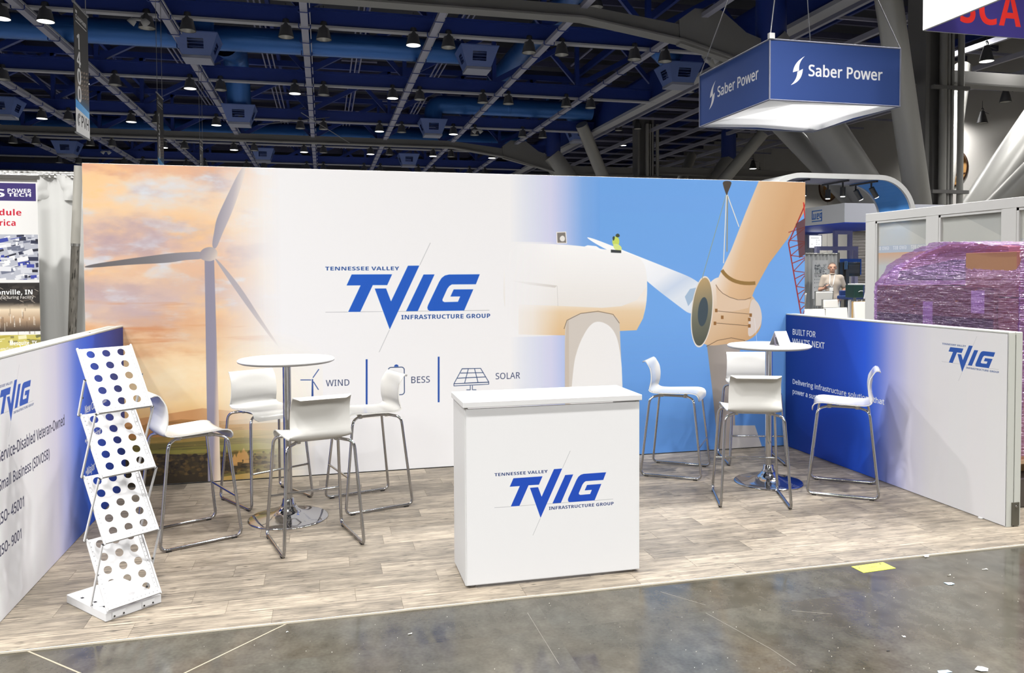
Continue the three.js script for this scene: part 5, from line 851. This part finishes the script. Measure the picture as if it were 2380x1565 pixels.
// ---- drape line with poster behind the man
{
  const z = -12.2, a = at(1862, 592, 'z', z), b = at(1948, 590, 'z', z), o = thing('rear_drape', 'pale grey pleated drape on a rail behind the standing man', 'curtain', [a.x, 0.0025, z]), W = b.x - a.x, cloth = std({ color: lin(0.60, 0.61, 0.60), roughness: 0.9, side: 2 });
  part('cloth', drape(0, W, a.y, 0.03, 0.12, 8), cloth, o); part('rail', bar(V3(0, a.y + 0.02, 0), V3(W, a.y + 0.02, 0), 0.025, 0.025, 8), M.satin, o); for (const x of [0, W]) part('upright', bar(V3(x, 0, 0.03), V3(x, a.y + 0.05, 0.03), 0.025, 0.025, 8), M.satin, o);
  const p0 = at(1890, 690, 'z', -11.9), p1 = at(1924, 606, 'z', -11.9), w = p1.x - p0.x, t = thing('poster_stand', 'white poster stand with grey machine picture and black headline', 'poster', [p0.x, 0.0025, -11.9]);
  const tex = canvas(384, 900, (c, W2, H) => { c.fillStyle = '#e6e7e6'; c.fillRect(0, 0, W2, H); c.fillStyle = '#8d9194'; for (let i = 0; i < 60; i++) { c.fillStyle = ['#7d8286', '#a7abad', '#5d6266', '#c3c6c6'][i & 3]; c.save(); c.translate(rnd(20, 300), rnd(90, 260)); c.rotate(rnd(-0.5, 0.5)); c.fillRect(0, 0, rnd(10, 90), rnd(6, 40)); c.restore(); } c.fillRect(70, 40, 10, 220); c.fillStyle = '#26282a'; stretchText(c, 'BUILDING THE BO', 30, 330, 330, 36); stretchText(c, 'TO THE AI EC', 30, 395, 330, 50); c.fillStyle = '#6d7072'; for (const y of [430, 510, 620, 730]) { c.fillRect(60, y, 300, 5); c.fillRect(60, y + 22, 260, 5); c.fillRect(30, y, 14, 30); } });
  const hh = w * 900 / 384, top = p1.y; part('poster_sheet', face(V3(0, top - hh, 0), V3(w, top - hh, 0), V3(0, top, 0), V3(w, top, 0)), std({ map: tex, roughness: 0.6 }), t, 'printed poster sheet'); part('board', span(-0.01, w + 0.01, top - hh, top + 0.01, -0.03, -0.004), M.white, t); part('foot', [box(w * 0.6, 0.02, 0.4, w / 2, 0.01, 0), box(0.05, top - hh, 0.04, w / 2, (top - hh) / 2, -0.02)], M.greyDark, t);
}
// ---- screen on a black stand
{
  const z = -10.6, a = at(1950, 643, 'z', z), b = at(1998, 610, 'z', z), o = thing('screen_stand', 'dark flat screen on a black floor stand beside the man', 'screen', [(a.x + b.x) / 2 - 0.05, 0.0025, z]), w = b.x - a.x, h = b.y - a.y, y = (a.y + b.y) / 2;
  part('screen', rbox(w, h, 0.05, 0.05, y, 0, 0.008), std({ color: lin(0.015, 0.016, 0.016), roughness: 0.25 }), o, 'black screen casing'); part('rear_plate', rbox(w * 0.55, h * 0.6, 0.03, 0.14, y, 0.035, 0.005), M.black, o);
  for (const s of [-1, 1]) part('mount_rail', box(0.03, h * 0.6, 0.02, -0.09 + s * 0.025, y + h * 0.28, 0.05), M.satin, o, 'silver mounting rail');
  part('pole', box(0.09, y, 0.07, -0.06, y / 2, 0.05), M.black, o); for (const s of [-1, 1]) part('foot', box(0.07, 0.06, 0.8, -0.06 + s * 0.28, 0.03, 0.0), M.black, o); part('foot_bar', box(0.6, 0.06, 0.08, -0.06, 0.05, 0), M.black, o); part('gusset', plate([[-0.26, 0.06], [0.14, 0.06], [0.0, 0.45], [-0.12, 0.45]], 0.06), M.black, o);
}
// ---- lounge chairs of the stand behind
{
  const pad = std({ color: lin(0.84, 0.82, 0.77), roughness: 0.7 }), steel = std({ color: lin(0.34, 0.34, 0.32), roughness: 0.4, metalness: 0.5 }), oak = std({ color: lin(0.55, 0.36, 0.16), roughness: 0.6 });
  const chair = (u0, u1, v, z, turn, label, fr = steel) => {
    const p = at((u0 + u1) / 2, v, 'z', z), q = at(u1, v, 'z', z), p0 = at(u0, v, 'z', z), w = (q.x - p0.x), H = p.y + 0.008, o = thing('lounge_chair', label, 'chair', [p.x, 0.0025, z], turn, undefined), bw = Math.max(0.45, w);
    part('back_cushion', rbox(bw, 0.34, 0.07, 0, -0.17, 0, 0.025).rotateX(-0.14).translate(0, H, 0.02), pad, o, 'cream back cushion'); part('seat_cushion', rbox(bw, 0.07, 0.44, 0, H - 0.42, -0.24, 0.02), pad, o, 'cream seat cushion');
    part('back_frame', [box(bw + 0.02, 0.014, 0.03, 0, H + 0.002, 0.02), box(0.014, 0.42, 0.03, bw / 2 + 0.007, H - 0.2, 0.02), box(0.014, 0.42, 0.03, -bw / 2 - 0.007, H - 0.2, 0.02)], fr, o);
    for (const s of [-1, 1]) for (const t of [0, 1]) part('leg', bar(V3(s * (bw / 2 - 0.03), 0, -t * 0.44), V3(s * (bw / 2 - 0.03), H - 0.44, -t * 0.44), 0.012, 0.012, 8), fr, o);
    part('foot_ring', [box(bw - 0.06, 0.015, 0.015, 0, 0.28, 0), box(bw - 0.06, 0.015, 0.015, 0, 0.28, -0.44), box(0.015, 0.015, 0.44, bw / 2 - 0.03, 0.28, -0.22), box(0.015, 0.015, 0.44, -bw / 2 + 0.03, 0.28, -0.22)], fr, o);
  };
  chair(1898, 1935, 679, -9.4, Math.PI, 'cream lounge chair right before the standing man');
  chair(1911, 1942, 698, -7.8, 0.3, 'cream lounge chair turned aslant with a dark top edge');
  chair(1910, 1966, 717, -6.6, 0, 'cream lounge chair with wide two-row back below the slanted chair');
  chair(1862, 1884, 683, -8.9, -2.2, 'cream lounge chair beside the red crane print edge');
  chair(1868, 1908, 720, -6.2, -0.1, 'low rounded cream lounge chair against the blue side wall top');
  chair(1978, 2030, 703, -5.9, 0.1, 'cream lounge chair framed in light oak', oak);
  const z = -8.6, p = at(1985, 664, 'z', z), o = thing('dark_green_case', 'dark green case on white trestle legs', 'case', [p.x, 0.0025, z]); const H = p.y + 0.008;
  part('case', rspan(0, 0.24, H - 0.28, H, -0.3, 0, 0.01), std({ color: lin(0.006, 0.03, 0.025), roughness: 0.4 }), o); part('handle', tube([V3(0.11, H - 0.15, 0.005), V3(0.13, H - 0.13, 0.03), V3(0.2, H - 0.13, 0.03), V3(0.22, H - 0.15, 0.005)], 0.008, 0.02, false, 20, 6), M.white, o, 'white handle'); part('trestle', [beam(V3(0.0, 0, 0), V3(0.12, H - 0.28, -0.15), 0.03, 0.03), beam(V3(0.26, 0, 0), V3(0.14, H - 0.28, -0.15), 0.03, 0.03), beam(V3(0.1, 0, -0.3), V3(0.12, H - 0.28, -0.15), 0.03, 0.03)], M.white, o); part('leaning_strut', beam(V3(0.24, H - 0.3, 0.02), V3(0.34, H + 0.08, 0.02), 0.02, 0.02), M.white, o); part('top_papers', rbox(0.3, 0.03, 0.25, 0.2, H + 0.015, -0.16, 0.005), M.white, o);
  const b = at(1968, 662, 'z', -9.6), ch = thing('navy_armchair', 'navy blue shell armchair on white legs beside the green case', 'chair', [b.x + 0.1, 0.0025, -9.6]), B = b.y; const nv = std({ color: lin(0.01, 0.03, 0.12), roughness: 0.6 });
  part('seat', rbox(0.44, 0.09, 0.42, 0, B - 0.3, 0, 0.03), nv, ch); part('backrest', rbox(0.08, 0.36, 0.42, 0.19, B - 0.16, 0, 0.03).rotateZ(0.0), nv, ch); for (const s of [-1, 1]) part('arm', rbox(0.36, 0.16, 0.05, 0.03, B - 0.22, s * 0.2, 0.02), nv, ch); for (const s of [-1, 1]) for (const t of [-1, 1]) part('leg', bar(V3(s * 0.17, 0, t * 0.17), V3(s * 0.17, B - 0.33, t * 0.17), 0.015, 0.015, 8), M.white, ch);
}

// ================================================================ THE STANDING MAN
function fleshed(bones, center, half, res, k) {               // smooth union of tapered capsules, meshed
  const mc = new MarchingCubes(res, new THREE.MeshBasicMaterial(), false, false, 90000); mc.isolation = 0;
  const hs = res / 2, B = bones.map(([a, b, ra, rb, sx = 1, sz = 1]) => ({ a, b, ra, rb, d: [b[0] - a[0], b[1] - a[1], b[2] - a[2]], sz }));
  for (const q of B) q.l2 = q.d[0] ** 2 + q.d[1] ** 2 + q.d[2] ** 2 + 1e-9;
  for (let z = 0; z < res; z++) for (let y = 0; y < res; y++) for (let x = 0; x < res; x++) {
    const px = center[0] + (x - hs) / hs * half, py = center[1] + (y - hs) / hs * half, pz = center[2] + (z - hs) / hs * half; let D = 9;
    for (const q of B) { const ex = px - q.a[0], ey = py - q.a[1], ez = (pz - q.a[2]) / q.sz, t = clamp((ex * q.d[0] + ey * q.d[1] + ez * q.d[2] / q.sz) / q.l2), dx = ex - q.d[0] * t, dy = ey - q.d[1] * t, dz = ez - q.d[2] * t / q.sz, d = Math.sqrt(dx * dx + dy * dy + dz * dz) - lerp(q.ra, q.rb, t); const h = Math.max(0, 1 - Math.abs(D - d) / k); D = Math.min(D, d) - h * h * k / 4; }
    mc.field[z * res * res + y * res + x] = -D;
  }
  mc.update(); const n = mc.count ?? mc.geometry.drawRange.count, g = new THREE.BufferGeometry(), p = new Float32Array(n * 3), nm = new Float32Array(n * 3);
  for (let i = 0; i < n * 3; i++) { p[i] = mc.positionArray[i] * half + center[i % 3]; nm[i] = mc.normalArray[i]; }
  g.setAttribute('position', new THREE.BufferAttribute(p, 3)); g.setAttribute('normal', new THREE.BufferAttribute(nm, 3)); g.setAttribute('uv', new THREE.BufferAttribute(new Float32Array(n * 2), 2)); return g;
}
{
  const z = -10.4, top = at(1932, 611, 'z', z), s = (top.y - 0.0025) / 1.8, o = thing('person', 'man in taupe polo shirt and navy trousers with lanyard, holding a phone', 'person', [top.x + 0.03, 0.0025, z], -0.5); o.scale.setScalar(s);
  const skinM = std({ color: lin(0.50, 0.27, 0.18), roughness: 0.6 }), shirt = std({ color: lin(0.40, 0.34, 0.28), roughness: 0.85 }), trous = std({ color: lin(0.03, 0.05, 0.09), roughness: 0.85 }), hair = std({ color: lin(0.11, 0.085, 0.07), roughness: 0.9 });
  const arms = [[[-0.19, 1.44, 0], [-0.27, 1.16, 0.02], 0.052, 0.042], [[-0.27, 1.16, 0.02], [-0.17, 1.2, 0.23], 0.04, 0.027], [[0.19, 1.44, 0], [0.28, 1.17, -0.05], 0.052, 0.042], [[0.28, 1.17, -0.05], [0.19, 0.97, 0.1], 0.04, 0.028], [[0.19, 0.97, 0.1], [0.14, 0.92, 0.12], 0.03, 0.034]];
  const trunk = [[[-0.06, 0.96, 0], [0.06, 0.96, 0], 0.125, 0.125, 1, 0.9], [[0, 0.98, 0], [0, 1.18, 0.005], 0.135, 0.135, 1, 0.9], [[-0.05, 1.3, 0.0], [0.05, 1.3, 0.0], 0.14, 0.14, 1, 0.88], [[-0.15, 1.43, -0.01], [0.15, 1.43, -0.01], 0.07, 0.07]];
  const legs = []; for (const q of [-1, 1]) legs.push([[q * 0.085, 0.93, 0], [q * 0.1, 0.5, 0.015], 0.095, 0.064], [[q * 0.1, 0.5, 0.015], [q * 0.105, 0.09, -0.01], 0.062, 0.042]);
  const feet = []; for (const q of [-1, 1]) feet.push([[q * 0.105, 0.061, -0.04], [q * 0.13, 0.05, 0.15], 0.045, 0.034]);
  const neck = [[[0, 1.45, -0.01], [0, 1.58, 0.005], 0.058, 0.054]];
  const body = part('body', fleshed([...trunk, ...legs, ...feet, ...arms, ...neck], [0, 0.9, 0.02], 0.96, 104, 0.04), skinM, o, 'bare forearms and neck');
  // head, on its own finer grid
  const hb = [[[0, 1.7, -0.02], [0, 1.705, -0.005], 0.086, 0.084, 1, 1.12], [[0, 1.64, 0.03], [0, 1.615, 0.035], 0.06, 0.05], [[0, 1.595, 0.05], [0, 1.6, 0.055], 0.03, 0.028], [[0, 1.69, 0.088], [0, 1.655, 0.106], 0.011, 0.015], [[-0.03, 1.71, 0.075], [0.03, 1.71, 0.075], 0.016, 0.016], [[-0.084, 1.69, -0.01], [-0.09, 1.655, -0.012], 0.017, 0.011], [[0.084, 1.69, -0.01], [0.09, 1.655, -0.012], 0.017, 0.011], [[0, 1.5, -0.01], [0, 1.62, 0.0], 0.056, 0.054], [[-0.012, 1.628, 0.083], [0.012, 1.628, 0.083], 0.011, 0.011]];
  part('head', fleshed(hb, [0, 1.66, 0.02], 0.2, 64, 0.025), skinM, body);
  const hairB = [[[0, 1.725, -0.035], [0, 1.73, -0.02], 0.084, 0.08, 1, 1.08], [[-0.07, 1.7, -0.02], [0.07, 1.7, -0.02], 0.034, 0.034], [[0, 1.67, -0.075], [0, 1.64, -0.07], 0.05, 0.04]];
  part('hair', fleshed(hairB, [0, 1.7, -0.02], 0.16, 48, 0.03), hair, body, 'short receding dark grey hair');
  for (const q of [-1, 1]) { part('eye', new THREE.SphereGeometry(0.0095, 10, 8).scale(1.2, 0.7, 0.6).translate(q * 0.032, 1.69, 0.083), M.black, body); part('eyebrow', rbox(0.032, 0.007, 0.01, q * 0.034, 1.708, 0.09, 0.003), hair, body); }
  part('mouth', rbox(0.042, 0.006, 0.008, 0, 1.627, 0.09, 0.003), std({ color: lin(0.26, 0.09, 0.07), roughness: 0.6 }), body);
  // hands: palm and five fingers each
  const hand = (w, dir, up, side, curl) => { const W = new THREE.Vector3(...w), d = new THREE.Vector3(...dir).normalize(), u = new THREE.Vector3(...up).normalize(), r = d.clone().cross(u).multiplyScalar(side), P = (f, l, h) => W.clone().addScaledVector(d, f).addScaledVector(r, l).addScaledVector(u, h).toArray(), b = [[P(0, 0, 0), P(0.05, 0, 0), 0.026, 0.03], [P(0.05, -0.025, 0), P(0.07, 0.025, 0), 0.016, 0.016]]; [[-0.033, 0.028], [-0.011, 0.034], [0.011, 0.032], [0.032, 0.024]].forEach(([l, n]) => { b.push([P(0.075, l, 0), P(0.075 + n, l, -curl * 0.4), 0.0095, 0.009], [P(0.075 + n, l, -curl * 0.4), P(0.075 + n * 1.1, l, -curl), 0.009, 0.0085], [P(0.075 + n * 1.1, l, -curl), P(0.06 + n * 0.7, l, -curl * 1.4), 0.0085, 0.008]); }); b.push([P(0.015, 0.028, 0), P(0.05, 0.055, -0.012), 0.013, 0.011], [P(0.05, 0.055, -0.012), P(0.075, 0.045, -0.03), 0.0105, 0.009]); return [b, P(0.06, 0, 0)]; };
  const [h1, c1] = hand([-0.17, 1.2, 0.23], [0.4, 0.35, 0.75], [0.3, -0.85, 0.4], -1, 0.035); part('hand', fleshed(h1, c1, 0.12, 56, 0.012), skinM, body);
  const [h2, c2] = hand([0.17, 0.955, 0.11], [-0.5, -0.8, 0.2], [0.3, 0.1, 0.9], 1, 0.03); part('hand', fleshed(h2, c2, 0.12, 56, 0.012), skinM, body);
  const inf = (l, e) => l.map(([a, b, ra, rb, sx, sz]) => [a, b, ra + e, rb + e, sx, sz]);
  const sleeve = [[[-0.19, 1.44, 0], [-0.245, 1.245, 0.013], 0.07, 0.064], [[0.19, 1.44, 0], [0.255, 1.25, -0.036], 0.07, 0.064]];
  const shirtG = part('polo_shirt', fleshed([...inf(trunk, 0.016), ...sleeve, [[-0.02, 1.49, -0.01], [0.02, 1.49, -0.01], 0.062, 0.062]], [0, 1.2, 0], 0.42, 84, 0.04), shirt, body, 'taupe short-sleeved polo shirt');
  part('collar', new THREE.TorusGeometry(0.064, 0.014, 8, 24).rotateX(Math.PI / 2 - 0.15).translate(0, 1.525, 0.0), shirt, body);
  part('trousers', fleshed([...inf(legs, 0.016), [[-0.06, 0.93, 0], [0.06, 0.93, 0], 0.14, 0.14, 1, 0.92]], [0, 0.55, 0], 0.6, 84, 0.03), trous, body, 'navy trousers');
  for (const f of feet) part('shoe', fleshed(inf([f], 0.012), [(f[0][0] + f[1][0]) / 2, 0.05, 0.05], 0.18, 32, 0.02), M.black, body);
  part('lanyard', [beam(V3(-0.055, 1.52, 0.06), V3(-0.075, 1.3, 0.155), 0.014, 0.003), beam(V3(0.055, 1.52, 0.06), V3(0.0, 1.28, 0.165), 0.014, 0.003), beam(V3(-0.075, 1.3, 0.155), V3(-0.045, 1.24, 0.165), 0.014, 0.003), beam(V3(0.0, 1.28, 0.165), V3(-0.035, 1.24, 0.167), 0.014, 0.003)], M.white, body, 'white lanyard');
  const bg = part('badge', rbox(0.085, 0.115, 0.004, -0.04, 1.185, 0.172, 0.001), M.white, body, 'white name badge'); part('badge_stripe', box(0.086, 0.018, 0.005, -0.04, 1.225, 0.172), std({ color: lin(0.06, 0.05, 0.05), roughness: 0.6 }), bg);
  part('watch', new THREE.TorusGeometry(0.031, 0.01, 8, 18).rotateX(0.9).translate(0.2, 0.995, 0.085), M.darkScrew, body);
  const ph = solo('mobile_phone', rbox(0.075, 0.15, 0.01, 0, 0, 0, 0.003), M.black, 'black mobile phone held in the man’s hand', 'phone'); const w = new THREE.Vector3(...c1).add(V3(0.0, 0.035, 0.035)).multiplyScalar(s).applyAxisAngle(V3(0, 1, 0), -0.5).add(o.position); ph.position.copy(w); ph.rotation.set(-0.9, -0.5, 0.3);
}

// ================================================================ REST OF THE HALL, behind the printed wall and behind the camera
{
  const cm = (r, g, b) => std({ color: lin(r, g, b), roughness: 0.95 });
  const carpet = (x0, x1, z0, z1, m, label) => { const o = solo('stand_carpet', rspan(0, x1 - x0, 0, 0.01, 0, z1 - z0, 0.003).translate(0, 0, 0), m, label, 'carpet', 'exhibition carpets'); o.position.set(x0, -0.008, z0); };
  const c1 = cm(0.62, 0.62, 0.62);
  for (const [x0, x1] of [[-32, -20], [-18, -3.5], [-1.5, 9], [11.2, 21]]) for (const [z0, z1] of [[-78, -66], [-63, -51], [-48, -36], [-33, -21], [-18.5, -4]]) carpet(x0, x1, z0, z1, c1, 'pale grey exhibition carpet in the hall behind the printed wall');
  for (const [x0, x1] of [[-30, -12], [-9.5, 1.5], [2.5, 10], [12.5, 34]]) carpet(x0, x1, 9, 20, c1, 'pale grey exhibition carpet across the aisle from the counter');
}

scene.traverse((o) => { if (o.isMesh) { o.castShadow = true; o.receiveShadow = true; } });
renderer.render(scene, camera);
